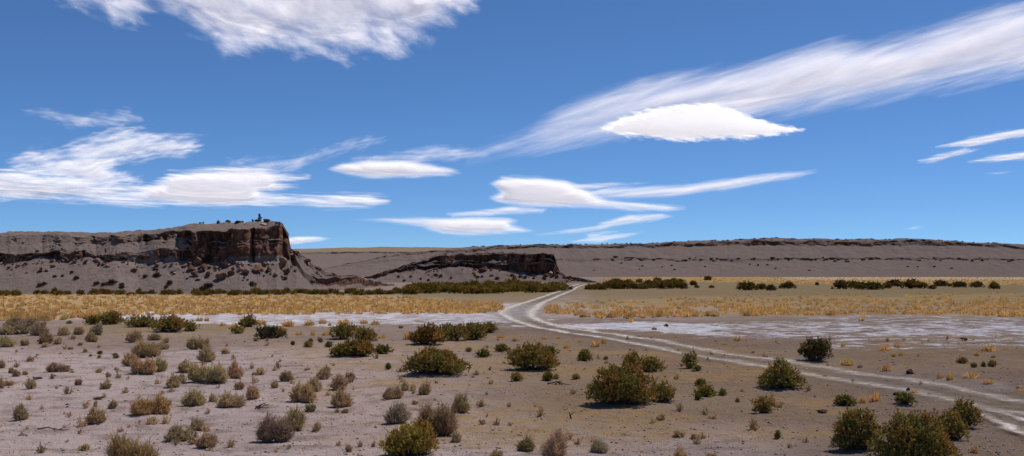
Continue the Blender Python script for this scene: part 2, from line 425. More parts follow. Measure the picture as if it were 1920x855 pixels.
# ------------------------------------------------------------------ hills
SURF = {}
def hill(name, key, tab, px0, px1, npx, tans, masks, nrows, disp, label, back=(60, 5), gold=None, pale=None, warp=0.0):
    """sweeps a cross-section along the hill: foot, lower cliff, bench, upper cliff, crest, back slope"""
    cols = np.linspace(px0, px1, npx)
    tp = np.array(tab['px'], float)
    lines = [np.interp(cols, tp, tab[k]) for k in ('base', 'lb', 'lt', 'ub', 'ut', 'crest')]
    for i in range(1, 5):
        lines[i] = lines[i] + warp*(fbm(cols/24.0, cols*0+i*7.7, 3., 2, .35)-.5)
    for i, am in ((1, 1.6), (2, 2.6)):
        lines[i] = lines[i]+warp*.2*am*(fbm(cols/10.0, cols*0+i*3.1, 8., 3, .5)-.5)
    for i in range(1, 6): lines[i] = np.minimum(lines[i], lines[i-1]-.15)
    tn = [np.interp(cols, t[0], t[1]) if isinstance(t, tuple) else np.full(npx, float(t)) for t in tans]
    mk = [np.interp(cols, t[0], t[1]) if isinstance(t, tuple) else np.full(npx, float(t)) for t in masks]
    Y = F*(H+.4)/(lines[0]-HOR); z = np.full(npx, -.4)
    KY, KZ = [Y], [z]
    for i in range(5):
        s = (HOR-lines[i+1])/F; t = np.maximum(tn[i], s+.02)
        Y2 = (H-z+t*Y)/(t-s); z2 = H+s*Y2
        KY.append(Y2); KZ.append(z2); Y, z = Y2, z2
    gY, gZ, gM, gS = [], [], [], []
    for i in range(5):
        f = np.linspace(0, 1, nrows[i], endpoint=False)
        for q in f:
            gY.append(KY[i]*(1-q)+KY[i+1]*q); gZ.append(KZ[i]*(1-q)+KZ[i+1]*q)
            e = min(1, min(q, 1-q)*6+.35)
            gM.append(mk[i]*e); gS.append(np.full(npx, i+q))
    gY.append(KY[5]); gZ.append(KZ[5]); gM.append(mk[4]); gS.append(np.full(npx, 5.))
    for q in np.linspace(.1, 1, 8):
        gY.append(KY[5]+back[0]*q); gZ.append(KZ[5]-(KZ[5]+1)*(q**1.6)-.02*back[1]*q); gM.append(mk[4]*0); gS.append(np.full(npx, 5.+q))
    gY = np.array(gY); gZ = np.array(gZ); gM = np.array(gM); gS = np.array(gS)
    gX = (cols[None, :]-CX)/F*gY
    sc = disp['scale']
    # broken rock: vertical joints, ledges, blocks
    jn = fbm(gX/(2.2*sc), gZ/(7*sc), gY/(9*sc)+3, 4, .55)
    jb = np.abs(fbm(gX/(3.4*sc)+31, gZ/(11*sc), gY/(14*sc), 3)-.5)*2
    jl = fbm(gX/(9*sc), gZ/(1.1*sc)+5, gY/(9*sc), 3)
    part = np.clip(4*gM*(1-gM), 0, 1)
    rock = np.clip(gM+part*3.2*(fbm(cols[None, :]/13.0+0*gS, gS*2.6, 4.4, 4, .55)-.53), 0, 1)
    rock = rock*rock*(3-2*rock)
    jf = fbm(gX/(.55*sc)+9, gZ/(.8*sc), gY/(1.2*sc), 3, .6)
    dd = rock*disp['amp']*((jf-.5)*.75+(jn-.5)*1.6 + (sstep(0, .35, jb)-.7)*1.2 + (jl-.5)*.9)
    sf = (1-np.clip(gM, 0, 1)*.8)
    body = np.clip(gS*1.5, 0, 1)*(1-sstep(5.0, 5.4, gS))
    lump = (fbm(gX/(5*sc), gY/(6*sc), 11., 4)-.5)*disp['slope']*body*sf
    Yd = gY - dd; lump = lump+(fbm(gX/(1.3*sc), gY/(1.6*sc), 31., 4, .6)-.5)*disp['slope']*.8*body
    if 'gully' in disp:
        gw = disp['gully'][1]
        gu = np.abs(fbm(gX/gw+.35*fbm(gX/gw*2, gY/gw, 3., 2), gY/(gw*5), 41., 4, .55)-.5)*2
        lump = lump+(sstep(0, .45, gu)-.7)*disp['gully'][0]*body*sstep(0, 1.2, gS)
    Zd = gZ + lump + rock*disp['amp']*.35*(fbm(gX/(1.6*sc), gY/(1.6*sc), gZ/(2*sc), 3)-.5)
    Xd = (cols[None, :]-CX)/F*gY + rock*disp['amp']*.5*(fbm(gX/(2*sc)+70, gZ/(2*sc), gY/(4*sc), 3)-.5)
    V = np.stack([Xd, Yd, Zd], -1).reshape(-1, 3)
    PYv = HOR-(gZ-H)/gY*F; PXv = np.repeat(cols[None, :], len(gS), 0)
    G = gold(PXv, PYv, gS) if gold else 0*gS
    Pl = pale(PXv, PYv, gS) if pale else 0*gS
    zone = np.stack([np.clip(rock, 0, 1), G, Pl], -1).reshape(-1, 3)
    q = grid_faces(len(gS), npx)
    o = link(name, mesh_np(name, V, q, attrs={'zone': zone}, smooth=False), M['hill'])
    tag(o, label, 'hill', kind='structure')
    PV = np.stack([CX+V[:, 0]/V[:, 1]*F, HOR-(V[:, 2]-H)/V[:, 1]*F], 1)
    ok = gS.ravel() <= 5.0
    SURF[key] = (PV[ok], V[ok])
    return o
def on_hill(key, px, py):
    P, V = SURF[key]
    d = (P[:, 0]-px)**2+((P[:, 1]-py)*1.0)**2
    i = int(np.argmin(d)); return V[i]

mesa = dict(
 px= [-400, 0, 40, 80, 110, 150, 180, 220, 260, 300, 340, 370, 400, 450, 500, 520, 530, 540, 546, 556, 570, 590, 610, 630, 660, 690, 715, 740],
 base= [556, 556, 556, 556, 556, 556, 556, 556, 555, 555, 555, 555, 555, 555, 554, 554, 553, 553, 552, 552, 551, 550, 549, 548, 546, 543, 540, 538],
 lb= [492, 492, 492, 487, 487, 484, 481, 484, 489, 493, 492, 490, 490, 492, 492, 491, 490, 488, 487, 500, 520, 531, 532, 533, 534, 534, 535, 536],
 lt= [474, 474, 477, 478, 472, 468, 477, 470, 470, 463, 470, 462, 458, 458, 458, 458, 460, 466, 475, 488, 510, 517, 518, 516, 518, 524, 531, 535],
 ub= [456, 456, 456, 455, 454, 453, 453, 452, 452, 450, 452, 452, 452, 452, 452, 452, 454, 462, 471, 480, 492, 502, 512, 515, 517, 523, 530.5, 534.5],
 ut= [441, 442, 442, 441, 440, 440, 439, 439, 438, 436, 436, 431, 430, 430, 430, 424, 425, 444, 467.5, 474, 480, 492, 507, 513, 516, 522, 530, 534],
 crest= [436, 434, 435, 436, 436, 435, 433, 431, 428, 425, 421, 418, 415, 413, 413, 414, 419, 440, 466, 470.5, 478, 490, 506, 512, 515.5, 521.5, 529.5, 533.5])
def pale_mesa(px, py, s):
    return box(px, 425, 535, 8)*box(py, 482, 495, 2.5)*.9 + box(px, 225, 330, 8)*box(py, 484, 494, 2)*.7
hill('hill', 'mesa', mesa, -400, 740, 1500,
     [0.45, 5.0, ([-400, 335, 375, 540, 556], [.5, .55, 5, 5, .6]), ([-400, 120, 200, 340, 375, 540, 556], [.6, .8, 1.2, 1.6, 5, 5, .7]), ([-400, 300, 500, 560, 740], [.2, .17, .13, .3, .3])],
     [([-400, 335, 350, 375, 545, 552], [0, 0, .1, .12, .1, 0]),
      ([-400, -50, 50, 70, 90, 200, 340, 545, 552, 585, 592, 700, 740], [.5, .72, .74, .52, .72, .6, .8, 1, .12, .06, 1, 1, .3]),
      ([-400, 150, 335, 372, 545, 556, 740], [.10, .18, .28, 1, 1, .22, .1]),
      ([-400, 0, 60, 160, 190, 340, 375, 545, 556, 640, 740], [.18, .22, .18, .26, .54, .64, 1, 1, .62, .6, .2]),
      ([-400, 480, 515, 545, 556, 640, 740], [.04, .06, .7, .8, .6, .55, .2])],
     [46, 40, 26, 30, 22], dict(scale=1.0, amp=2.1, slope=.75, gully=(.55, 7.)),
     'flat topped rocky mesa with dark brown cliffs above a mauve scree slope', back=(70, 3), pale=pale_mesa, warp=5.0)
butte = dict(
 px=   [660, 680, 700, 735, 760, 790, 805, 820, 850, 900, 950, 980, 1000, 1030, 1038, 1042, 1048, 1060, 1080, 1100, 1118],
 base= [532]*21,
 lb=   [530, 524, 517, 509, 506, 504, 503, 503, 503, 504, 506, 513, 514, 513, 512, 510, 513, 517, 522, 528, 531],
 lt=   [529.5, 523, 515, 505, 500, 497.5, 497, 497, 496, 495, 493, 492, 490, 490, 492, 500, 510, 515, 520, 526, 530.6],
 ub=   [529.2, 522, 514.5, 504, 498, 494, 492, 491, 490, 489, 487, 487, 484, 484, 488, 497, 508, 513.5, 519, 525.5, 530.4],
 ut=   [529, 521, 514, 503, 496, 490, 484, 480, 478, 477, 476, 475, 475, 475, 477, 488, 506, 512.5, 518.5, 525, 530.2],
 crest=[528.8, 520.5, 513.5, 502, 494, 488, 481, 476.5, 474.5, 473.5, 473, 473, 473.5, 473.5, 474.5, 485, 504, 511.5, 517.5, 524, 530])
hill('hill', 'butte', butte, 660, 1118, 900,
     [.42, 4.5, ([660, 960, 990, 1040, 1048], [.55, .7, 4, 4, .6]), ([660, 800, 850, 1000, 1042, 1050], [.8, 1.2, 1.8, 4, 4, .7]), ([660, 800, 1118], [.4, .2, .3])],
     [([660, 1040, 1060, 1118], [.04, .1, .3, .3]),
      ([660, 700, 740, 1042, 1050, 1118], [.5, .8, .95, 1, .5, .4]),
      ([660, 790, 960, 985, 1042, 1050], [.5, .5, .55, 1, 1, .4]),
      ([660, 795, 830, 1000, 1042, 1050, 1118], [.6, .8, .85, 1, 1, .6, .45]),
      ([660, 800, 1000, 1020, 1045, 1118], [.5, .5, .5, .8, .8, .4])],
     [24, 24, 18, 22, 14], dict(scale=1.7, amp=3.4, slope=1.2, gully=(.8, 11.)),
     'low rocky butte with a broken dark cliff behind the shrub belt and track', back=(90, 3), warp=4.0)
far = dict(
 px=   [300, 450, 540, 600, 700, 800, 870, 950, 1050],
 base= [518.5]*9,
 lb=   [488]*9,
 lt=   [487]*9,
 ub=   [476, 476, 476, 476, 475, 474, 473, 474, 478],
 ut=   [473, 473, 473, 473, 473, 471.5, 471, 473, 477],
 crest=[468, 467, 466, 465, 463.5, 463, 464.5, 470, 476])
hill('hill', 'far', far, 300, 1050, 500, [.13, .14, .14, .4, .10], [0, 0, .05, ([300, 600, 650, 760, 1050], [.3, .3, .5, .7, .5]), 0.02],
     [12, 3, 6, 8, 12], dict(scale=5, amp=3.5, slope=.9, gully=(.35, 40.)), 'distant rise with a straw yellow crest above grey slopes', back=(300, 3),
     gold=lambda px, py, s: sstep(474, 470, py)*.95)
ridge = dict(
 px=   [540, 640, 740, 800, 860, 900, 1000, 1100, 1200, 1300, 1400, 1450, 1500, 1600, 1700, 1730, 1800, 1880, 1920, 2100, 2400],
 base= [520.5]*21,
 lb=   [519.5, 500, 490, 488, 488, 488, 488, 489, 488, 488, 489, 488, 487, 487, 487, 487, 488, 489, 490, 492, 496],
 lt=   [519, 499, 487, 485, 485, 484, 484, 484, 484, 484, 484.5, 484, 483, 483, 483.5, 484, 485, 486.5, 488, 490, 494],
 ub=   [518.5, 497, 481, 476, 473, 470, 466, 464, 463, 461, 459, 459, 460, 460, 460, 460, 461, 464, 467, 474, 482],
 ut=   [518, 496, 478, 472, 467.5, 464, 461, 460, 458, 454, 451, 450, 450.5, 451, 450, 451.5, 455, 459, 462, 470, 479],
 crest=[517.5, 495, 477, 470.5, 465, 461, 458, 457, 455, 451, 448, 446, 447, 448, 447, 449, 452, 456, 459, 468, 477])
hill('hill', 'ridge', ridge, 540, 2400, 1700, [.24, .5, .25, .9, .10],
     [0, ([740, 1050, 1250, 1400, 1700, 1800, 2400], [.1, .2, .34, .40, .44, .3, .2]), .05, ([740, 900, 1040, 1200, 1400, 1900, 2400], [.15, .36, .48, .58, .62, .62, .45]), ([740, 1000, 1400, 2400], [.2, .3, .45, .45])],
     [30, 10, 20, 16, 12], dict(scale=3.0, amp=3.4, slope=1.6, gully=(.75, 26.)),
     'long low grey ridge with thin dark rock bands along its rim', back=(400, 3), warp=3.0)

# ------------------------------------------------------------------ clouds
def cloud(poly, label, D=9000, soft=14, amp=.9, L=(160, 30), rot=0, op=1.0, thin=.25, tk=120, cell=5, col_=(.77, .77, .80), group=None, fine=.5, bias=0.0, ramp=1.35):
    P = np.array(poly, float); A = P; B = np.roll(P, -1, 0)
    mg = soft*amp*1.1+cell*2
    x0, y0 = P.min(0)-mg; x1, y1 = P.max(0)+mg
    gx = np.arange(x0, x1+cell, cell); gy = np.arange(y0, y1+cell, cell)
    GX, GY = np.meshgrid(gx, gy)
    q = np.stack([GX.ravel(), GY.ravel()], 1)
    d = np.full(len(q), 1e9); ins = np.zeros(len(q), bool)
    for a, b in zip(A, B):
        ab = b-a; t = np.clip(((q-a)@ab)/max(ab@ab, 1e-9), 0, 1)
        d = np.minimum(d, np.linalg.norm(q-a-t[:, None]*ab, axis=1))
        c = ((a[1] > q[:, 1]) != (b[1] > q[:, 1]))
        with np.errstate(divide='ignore', invalid='ignore'):
            ins ^= c & (q[:, 0] < (b[0]-a[0])*(q[:, 1]-a[1])/(b[1]-a[1])+a[0])
    sdv = np.where(ins, d, -d)
    pc = P.mean(0); k = 1.0
    zc = H+(HOR-pc[1])/F*D
    s = (HOR-q[:, 1])/F
    Y = (D-k*(H-zc))/(1+k*s); z = H+s*Y; x = (q[:, 0]-CX)/F*Y
    tk = min(tk, .8*sdv.max()*D/F)
    th = .45*tk*sstep(0, 1, np.clip(sdv/max(sdv.max(), 1), 0, 1))+6
    org = np.array([(pc[0]-CX)/F*D, D, zc])
    base = np.stack([x, Y, z], 1)-org
    n = np.array([0, 1, k])/math.sqrt(1+k*k)
    V = np.concatenate([base-n*th[:, None]*.35, base+n*th[:, None]])
    nr, ncc = len(gy), len(gx)
    fc = grid_faces(nr, ncc)
    keep = (sdv[fc] > -mg+cell).any(1); fc = fc[keep]
    e = np.sort(np.concatenate([fc[:, [0, 1]], fc[:, [1, 2]], fc[:, [2, 3]], fc[:, [3, 0]]]), axis=1)
    ue, cnt = np.unique(e, axis=0, return_counts=True); rim = ue[cnt == 1]
    m = nr*ncc
    side = np.stack([rim[:, 0], rim[:, 1], rim[:, 1]+m, rim[:, 0]+m], 1)
    Q = np.concatenate([fc[:, ::-1], fc+m, side])
    used = np.unique(Q); remap = np.zeros(2*m, int); remap[used] = np.arange(len(used))
    sa = np.concatenate([sdv, sdv])/soft
    me = mesh_np('cloud', V[used], remap[Q], attrs={'edge': sa[used]}, smooth=True)
    t = NT('cloud_vapour')
    u = F/D; r = (0, math.radians(rot), 0)
    n1 = t.noise(t.coord((u/L[0], .15*u/L[1], u/L[1]), rot=r), 1.0, 6, .54, .4)
    n2 = t.noise(t.coord((u/(L[0]*.35), .15*u/(L[1]*.35), u/(L[1]*.35)), rot=r), 1.0, 5, .55, .3)
    nn = t.math('ADD', t.math('MULTIPLY', n1, 1-fine), t.math('MULTIPLY', n2, fine))
    sv = t.math('ADD', t.attr('edge').outputs['Fac'], t.math('MULTIPLY', t.math('SUBTRACT', nn, .5-bias/3.2), 3.2*amp))
    al = t.step(sv, -.2, ramp)
    al = t.math('MULTIPLY', al, t.lin(nn, .32, .62, op*(1-thin), op))
    tr = t.n('ShaderNodeBsdfTransparent'); tl = t.n('ShaderNodeBsdfTranslucent'); tl.inputs[0].default_value = (*col_, 1)
    df = t.n('ShaderNodeBsdfDiffuse'); df.inputs[0].default_value = (*col_, 1)
    body = t.mixs(.12, tl.outputs[0], df.outputs[0])
    mat = t.done(t.mixs(al, tr.outputs[0], body))
    o = link('cloud', me, mat, loc=org)
    tag(o, label, 'cloud', group)
    return o
cloud([(60, -90), (95, -12), (130, 6), (180, 24), (215, 42), (232, 34), (290, 30), (335, 36), (362, 60), (400, 76), (425, 90), (480, 86), (540, 98), (600, 112), (660, 104), (700, 90), (760, 88), (800, 76), (845, 50), (858, 28), (885, 8), (905, -12), (930, -90)],
      'large white cloud with rippled ragged underside cut by the top of the sky', D=7000, soft=60, amp=.85, L=(130, 50), rot=-18, op=.95, thin=.6, col_=(.74, .74, .79), bias=.0, fine=.42, tk=300, cell=7)
cloud([(880, 290), (930, 272), (1000, 246), (1060, 212), (1120, 187), (1200, 162), (1300, 146), (1400, 121), (1480, 99), (1560, 84), (1620, 86), (1700, 74), (1800, 44), (1870, 20), (1920, 12), (2060, -40), (2060, 112), (1920, 138), (1850, 146), (1750, 165), (1620, 190), (1500, 207), (1400, 214), (1300, 226), (1200, 232), (1130, 252), (1050, 270), (960, 280)],
      'long feathery white band of cloud rising diagonally across the sky', D=7800, soft=50, amp=.60, L=(360, 40), rot=15, op=.88, thin=.40, col_=(.73, .73, .78), bias=0.30, fine=.38, tk=250, cell=7)
cloud([(1130, 243), (1160, 224), (1215, 208), (1280, 199), (1340, 198), (1372, 206), (1400, 219), (1450, 234), (1505, 245), (1455, 252), (1380, 258), (1300, 261), (1220, 258), (1165, 251)],
      'bright solid lens shaped cloud under the diagonal cloud band', D=6500, soft=18, amp=.6, L=(70, 19), bias=.22, rot=-6, op=1.0, thin=.05, col_=(.86, .86, .88), ramp=.6, tk=260, cell=4, fine=.6)
cloud([(614, 318), (640, 306), (690, 299), (750, 299), (800, 306), (840, 315), (863, 324), (830, 330), (770, 334), (700, 333), (650, 328)],
      'small smooth lens shaped cloud floating alone near the mesa', D=8500, soft=13, amp=.48, L=(90, 13), bias=.12, rot=-3, op=.98, thin=.05, tk=220, cell=3, fine=.32)
cloud([(660, 297), (740, 288), (800, 276), (860, 276), (910, 290), (860, 300), (760, 299)],
      'faint wispy veil just above the small lens shaped cloud', D=9500, soft=18, amp=.8, L=(100, 16), rot=5, op=.42, thin=.5, bias=0.20, cell=4)
cloud([(918, 345), (940, 331), (1010, 332), (1060, 338), (1090, 350), (1110, 362), (1140, 374), (1200, 380), (1250, 385), (1285, 390), (1250, 395), (1190, 396), (1130, 391), (1060, 388), (980, 387), (932, 381), (914, 371), (938, 361)],
      'notched white cloud slab in the centre above the butte', D=8500, soft=13, amp=.48, L=(120, 11), rot=-4, bias=.12, op=.95, thin=.12, tk=200, cell=3, fine=.32)
cloud([(1060, 364), (1130, 354), (1200, 350), (1280, 347), (1340, 339), (1400, 330), (1470, 324), (1532, 322), (1500, 334), (1430, 344), (1360, 357), (1290, 364), (1200, 369), (1130, 373)],
      'thin curved cloud tail sweeping up from the notched cloud slab', D=9000, soft=13, amp=.48, L=(150, 13), bias=.12, rot=8, op=.88, thin=.2, tk=120, cell=3, fine=.32)
cloud([(1060, 346), (1140, 343), (1215, 343), (1150, 350), (1090, 355)], 'short thin streak over the joint of slab and tail clouds', D=8800, soft=8, amp=.48, bias=.12, L=(80, 10), op=.8, thin=.2, tk=60, cell=2.5, fine=.32)
cloud([(838, 402), (900, 394), (960, 387), (1025, 392), (1018, 399), (920, 403), (850, 406)], 'narrow flat cloud strip directly below the notched cloud slab', D=8600, soft=10, amp=.48, L=(90, 10), bias=.12, op=.9, thin=.15, tk=80, cell=2.5, fine=.32)
cloud([(650, 411), (720, 409), (800, 408), (900, 407), (955, 409), (972, 415), (958, 421), (998, 432), (960, 438), (880, 442), (830, 437), (790, 424), (720, 415)],
      'flat bottomed cloud with a long thin tail low over the butte', D=9000, soft=13, amp=.48, L=(110, 11), rot=-3, bias=.12, op=.95, thin=.1, tk=160, cell=3, fine=.32)
cloud([(1130, 416), (1180, 403), (1240, 401), (1263, 407), (1220, 415), (1160, 423), (1080, 435), (1005, 440), (1060, 433), (1115, 424)], 'slanting cloud streak with a thin lower tail above the ridge', D=12000, soft=11, amp=.48, L=(100, 11), bias=.12, rot=9, op=.88, thin=.2, tk=90, cell=2.5, fine=.32)
cloud([(1072, 453), (1110, 443), (1180, 437), (1208, 435), (1170, 446), (1120, 453)], 'lowest thin slanting cloud touching the ridge line', D=13000, soft=8, amp=.48, bias=.12, L=(80, 10), rot=8, op=.85, thin=.2, tk=60, cell=2.5, fine=.32)
cloud([(1098, 439), (1130, 435), (1158, 434), (1135, 439), (1105, 442)], 'tiny cloud streak between the two slanting clouds above the ridge', D=12500, soft=8, amp=.75, bias=0.24, L=(60, 5), rot=6, op=.6, thin=.3, tk=40, cell=2.5)
cloud([(520, 448), (560, 443), (600, 444), (625, 447), (600, 453), (560, 457), (520, 457)], 'small flat cloud partly hidden by the end of the mesa', D=9500, soft=6, amp=.48, L=(80, 10), op=.9, thin=.1, tk=60, cell=2.5, fine=.32)
cloud([(180, 374), (260, 357), (305, 337), (318, 326), (380, 319), (440, 315), (490, 316), (540, 330), (578, 333), (520, 343), (558, 352), (520, 358), (490, 362), (540, 368), (620, 367), (690, 367), (726, 378), (680, 388), (600, 387), (540, 383), (440, 387), (350, 385), (260, 382), (190, 378)],
      'broad layered white cloud with a grey belly above the mesa', D=8500, soft=18, amp=.9, L=(150, 11), rot=-2, op=.95, thin=.3, bias=0.20, fine=.45, tk=260, cell=4)
cloud([(15, 300), (60, 284), (120, 286), (170, 263), (230, 241), (290, 250), (330, 262), (372, 274), (345, 289), (280, 296), (220, 305), (200, 315), (240, 328), (268, 342), (180, 352), (90, 332)],
      'wispy tattered cloud patch over the far end of the mesa', D=9500, soft=30, amp=1.0, L=(100, 18), rot=8, op=.68, thin=.6, bias=0.20, cell=5)
cloud([(-70, 340), (0, 324), (40, 319), (100, 326), (170, 341), (250, 346), (298, 352), (230, 368), (180, 379), (120, 371), (50, 367), (-70, 376)],
      'wide streaky cloud sheet behind the layered cloud at the edge', D=9800, soft=24, amp=.95, L=(140, 13), rot=-3, op=.9, thin=.5, bias=0.22, cell=5)
cloud([(45, 209), (100, 209), (150, 219), (210, 211), (240, 206), (262, 224), (220, 237), (160, 234), (100, 222)], 'faint high wisp with a brighter curled end above the tattered patch', D=10000, soft=22, amp=1.0, L=(80, 20), rot=-8, op=.34, bias=0.14, thin=.6, cell=4)
cloud([(295, 256), (340, 249), (390, 252), (350, 260)], 'tiny pale wisp at the tip of the tattered cloud patch', D=10000, soft=9, amp=.8, L=(60, 8), op=.45, thin=.5, cell=3)
cloud([(430, 305), (480, 299), (540, 300), (600, 284), (650, 269), (720, 262), (690, 271), (620, 290), (560, 310), (500, 318), (450, 317)], 'thin slanting veil above the broad layered cloud', D=10000, soft=22, amp=.9, L=(90, 20), rot=14, op=.30, thin=.6, bias=0.24, cell=4)
cloud([(1755, 275), (1820, 259), (1880, 247), (1990, 232), (1990, 246), (1880, 263), (1820, 274)], 'upper tapered cloud streak at the edge of the sky', D=13000, soft=8, amp=.75, L=(110, 6), bias=0.16, fine=.6, rot=9, op=.85, thin=.25, cell=3)
cloud([(1722, 302), (1760, 289), (1810, 279), (1838, 281), (1800, 293), (1750, 302)], 'short faint cloud dash below the upper tapered streak', D=13000, soft=9, amp=.8, L=(80, 7), bias=0.16, rot=10, op=.65, thin=.35, cell=3)
cloud([(1815, 303), (1870, 291), (1990, 276), (1990, 296), (1880, 301)], 'lower bright tapered cloud streak at the edge of the sky', D=13500, soft=7, amp=.7, L=(110, 5), bias=0.16, fine=.6, rot=6, op=.9, thin=.15, cell=3)
cloud([(1830, 326), (1880, 321), (1912, 319), (1880, 326)], 'tiny faint cloud sliver under the tapered streaks', D=13500, soft=3.5, amp=.5, L=(60, 6), rot=5, op=.5, thin=.3, cell=2.5)
cloud([(1690, 428), (1715, 425), (1740, 426), (1715, 430)], 'tiny faint cloud puff low over the long ridge', D=9500, soft=3, amp=.4, L=(50, 5), op=.4, thin=.3, cell=2.5)
# ------------------------------------------------------------------ plant meshes
def unit(v): return v/(np.linalg.norm(v, axis=-1, keepdims=True)+1e-9)
def ribbons(base, mid, tip, w0, w1, r):
    """thin two-segment blades from base over mid to tip"""
    n = len(base)
    side = unit(np.cross(tip-base, r.normal(size=(n, 3))))
    w0 = np.asarray(w0)[..., None]*np.ones((n, 1)); w1 = np.asarray(w1)[..., None]*np.ones((n, 1))
    V = np.stack([base-side*w0*.5, base+side*w0*.5, mid-side*(w0+w1)*.25, mid+side*(w0+w1)*.25, tip-side*w1*.5, tip+side*w1*.5], 1)
    i = np.arange(n)[:, None]*6
    Q = np.concatenate([i+np.array([[0, 1, 3, 2]]), i+np.array([[2, 3, 5, 4]])])
    return V.reshape(-1, 3), Q

def tubes(paths):
    Vs, Qs, off = [], [], 0
    for pts, rad in paths:
        pts = np.asarray(pts, float); n = len(pts); k = 5
        t = unit(np.gradient(pts, axis=0)); a = unit(np.cross(t, np.array([.3, .9, .2]))); b = np.cross(t, a)
        ang = np.arange(k)/k*2*math.pi
        ring = pts[:, None]+(a[:, None]*np.cos(ang)[None, :, None]+b[:, None]*np.sin(ang)[None, :, None])*np.asarray(rad)[:, None, None]
        Vs.append(ring.reshape(-1, 3))
        idx = np.arange(n*k).reshape(n, k); nx = np.roll(idx, -1, 1)
        Qs.append(np.stack([idx[:-1], nx[:-1], nx[1:], idx[1:]], -1).reshape(-1, 4)+off); off += n*k
    return np.concatenate(Vs), np.concatenate(Qs)

def dome_lumps(r, n, aspect):
    L = []
    for i in range(n):
        u = (i+.5)/n-.5+r.uniform(-.04, .04); u *= .86
        top = (1-(abs(u)*2)**2*.62)*r.uniform(.78, 1.02)
        L.append((u, top, r.uniform(.16, .24)))
    return L

def leafy(w, h, r, lumps=None, leaf=(.075, .042), dens=3.2, depth=.75, rustscale=3.2, rustbias=None, upright=.45):
    """a shrub of upright leafy sprigs grouped in clumps: returns foliage and branch meshes"""
    if rustbias is None: rustbias = lambda u, v: (v-.5)*.55
    if lumps is None: lumps = dome_lumps(r, 5, h/w)
    full = []
    for u, v, q in lumps:
        full.append((u*w, r.uniform(-.05, .05)*w, v*h, q*w))
        for sgn in (-1, 1):
            full.append((u*w*.8+r.uniform(-.06, .06)*w, sgn*depth*w*r.uniform(.18, .3), v*h*r.uniform(.66, .9), q*w*r.uniform(.75, 1)))
    Vs, Ts, Qs, off, br = [], [], [], 0, []
    ll, lw = leaf
    for cx, cy, top, q in full:
        rz = top*.56; cz = top*.46
        area = 2*math.pi*q*(q+rz)*.9
        n = max(20, int(dens*area/(ll*lw*.75))); ns = max(4, n//9)
        d = unit(r.normal(size=(ns, 3))); d[:, 2] = np.where(d[:, 2] < -.55, -d[:, 2], d[:, 2])
        rad = r.uniform(.5, 1.0, ns)**.5
        # clefts between tufts of sprigs
        tuft = fbm(d[:, 0]*3.1+cx*9, d[:, 1]*3.1+cy*9, d[:, 2]*3.1, 2)
        rad *= .52+.92*tuft
        p = np.array([cx, cy, cz])+d*rad[:, None]*np.array([q, q, rz])
        p[:, 2] = np.maximum(p[:, 2], .02*h)
        sd_ = unit(d*np.array([.65, .65, .4])+np.array([0, 0, upright])+r.normal(size=(ns, 3))*.22)
        sl = r.uniform(.9, 2.4, ns)*ll
        rs = fbm(p[:, 0]*rustscale/max(w, .3)*1.6+7, p[:, 1]*rustscale/max(w, .3)*1.6, p[:, 2]*rustscale/max(w, .3)*1.6, 3)
        rs = np.clip((rs-.28)/.44, 0, 1)
        if rustbias is not None: rs = np.clip(rs+rustbias(p[:, 0]/w, p[:, 2]/h), 0, 1.4)
        sv = r.uniform(.2, .8, ns)
        k = np.repeat(np.arange(ns), 9)
        t = r.uniform(0, 1, len(k))
        c = p[k]+sd_[k]*(t*sl[k])[:, None]
        ld = unit(sd_[k]*.8+r.normal(size=(len(k), 3))*.55)
        sz = r.uniform(.65, 1.25, len(k))*(1-.35*t)
        side = unit(np.cross(ld, r.normal(size=(len(k), 3))))
        V = np.stack([c, c+ld*(ll*.5*sz)[:, None]-side*(lw*.5*sz)[:, None], c+ld*(ll*sz)[:, None], c+ld*(ll*.5*sz)[:, None]+side*(lw*.5*sz)[:, None]], 1).reshape(-1, 3)
        Vs.append(V); Qs.append(np.arange(len(V)).reshape(-1, 4)+off); off += len(V)
        tv = np.clip(sv[k]+r.uniform(-.25, .25, len(k)), 0, 1)
        Ts.append(np.repeat(np.stack([tv, rs[k], 0*tv], 1), 4, 0))
        for _ in range(5):
            b0 = np.array([cx*.35+r.uniform(-.05, .05)*w, cy*.35, -.03]); e = np.array([cx, cy, cz])+unit(r.normal(size=3)+np.array([0, 0, .9]))*np.array([q, q, rz])*r.uniform(.6, 1.12)
            m = (b0+e)/2+r.normal(size=3)*.06*w; m[2] = max(m[2], .05)
            br.append(([b0, m, e], [.016*w**.5, .011*w**.5, .004]))
    fo = mesh_np('foliage', np.concatenate(Vs), np.concatenate(Qs), attrs={'tint': np.concatenate(Ts)})
    v, q = tubes(br)
    return fo, mesh_np('branches', v, q, smooth=True)

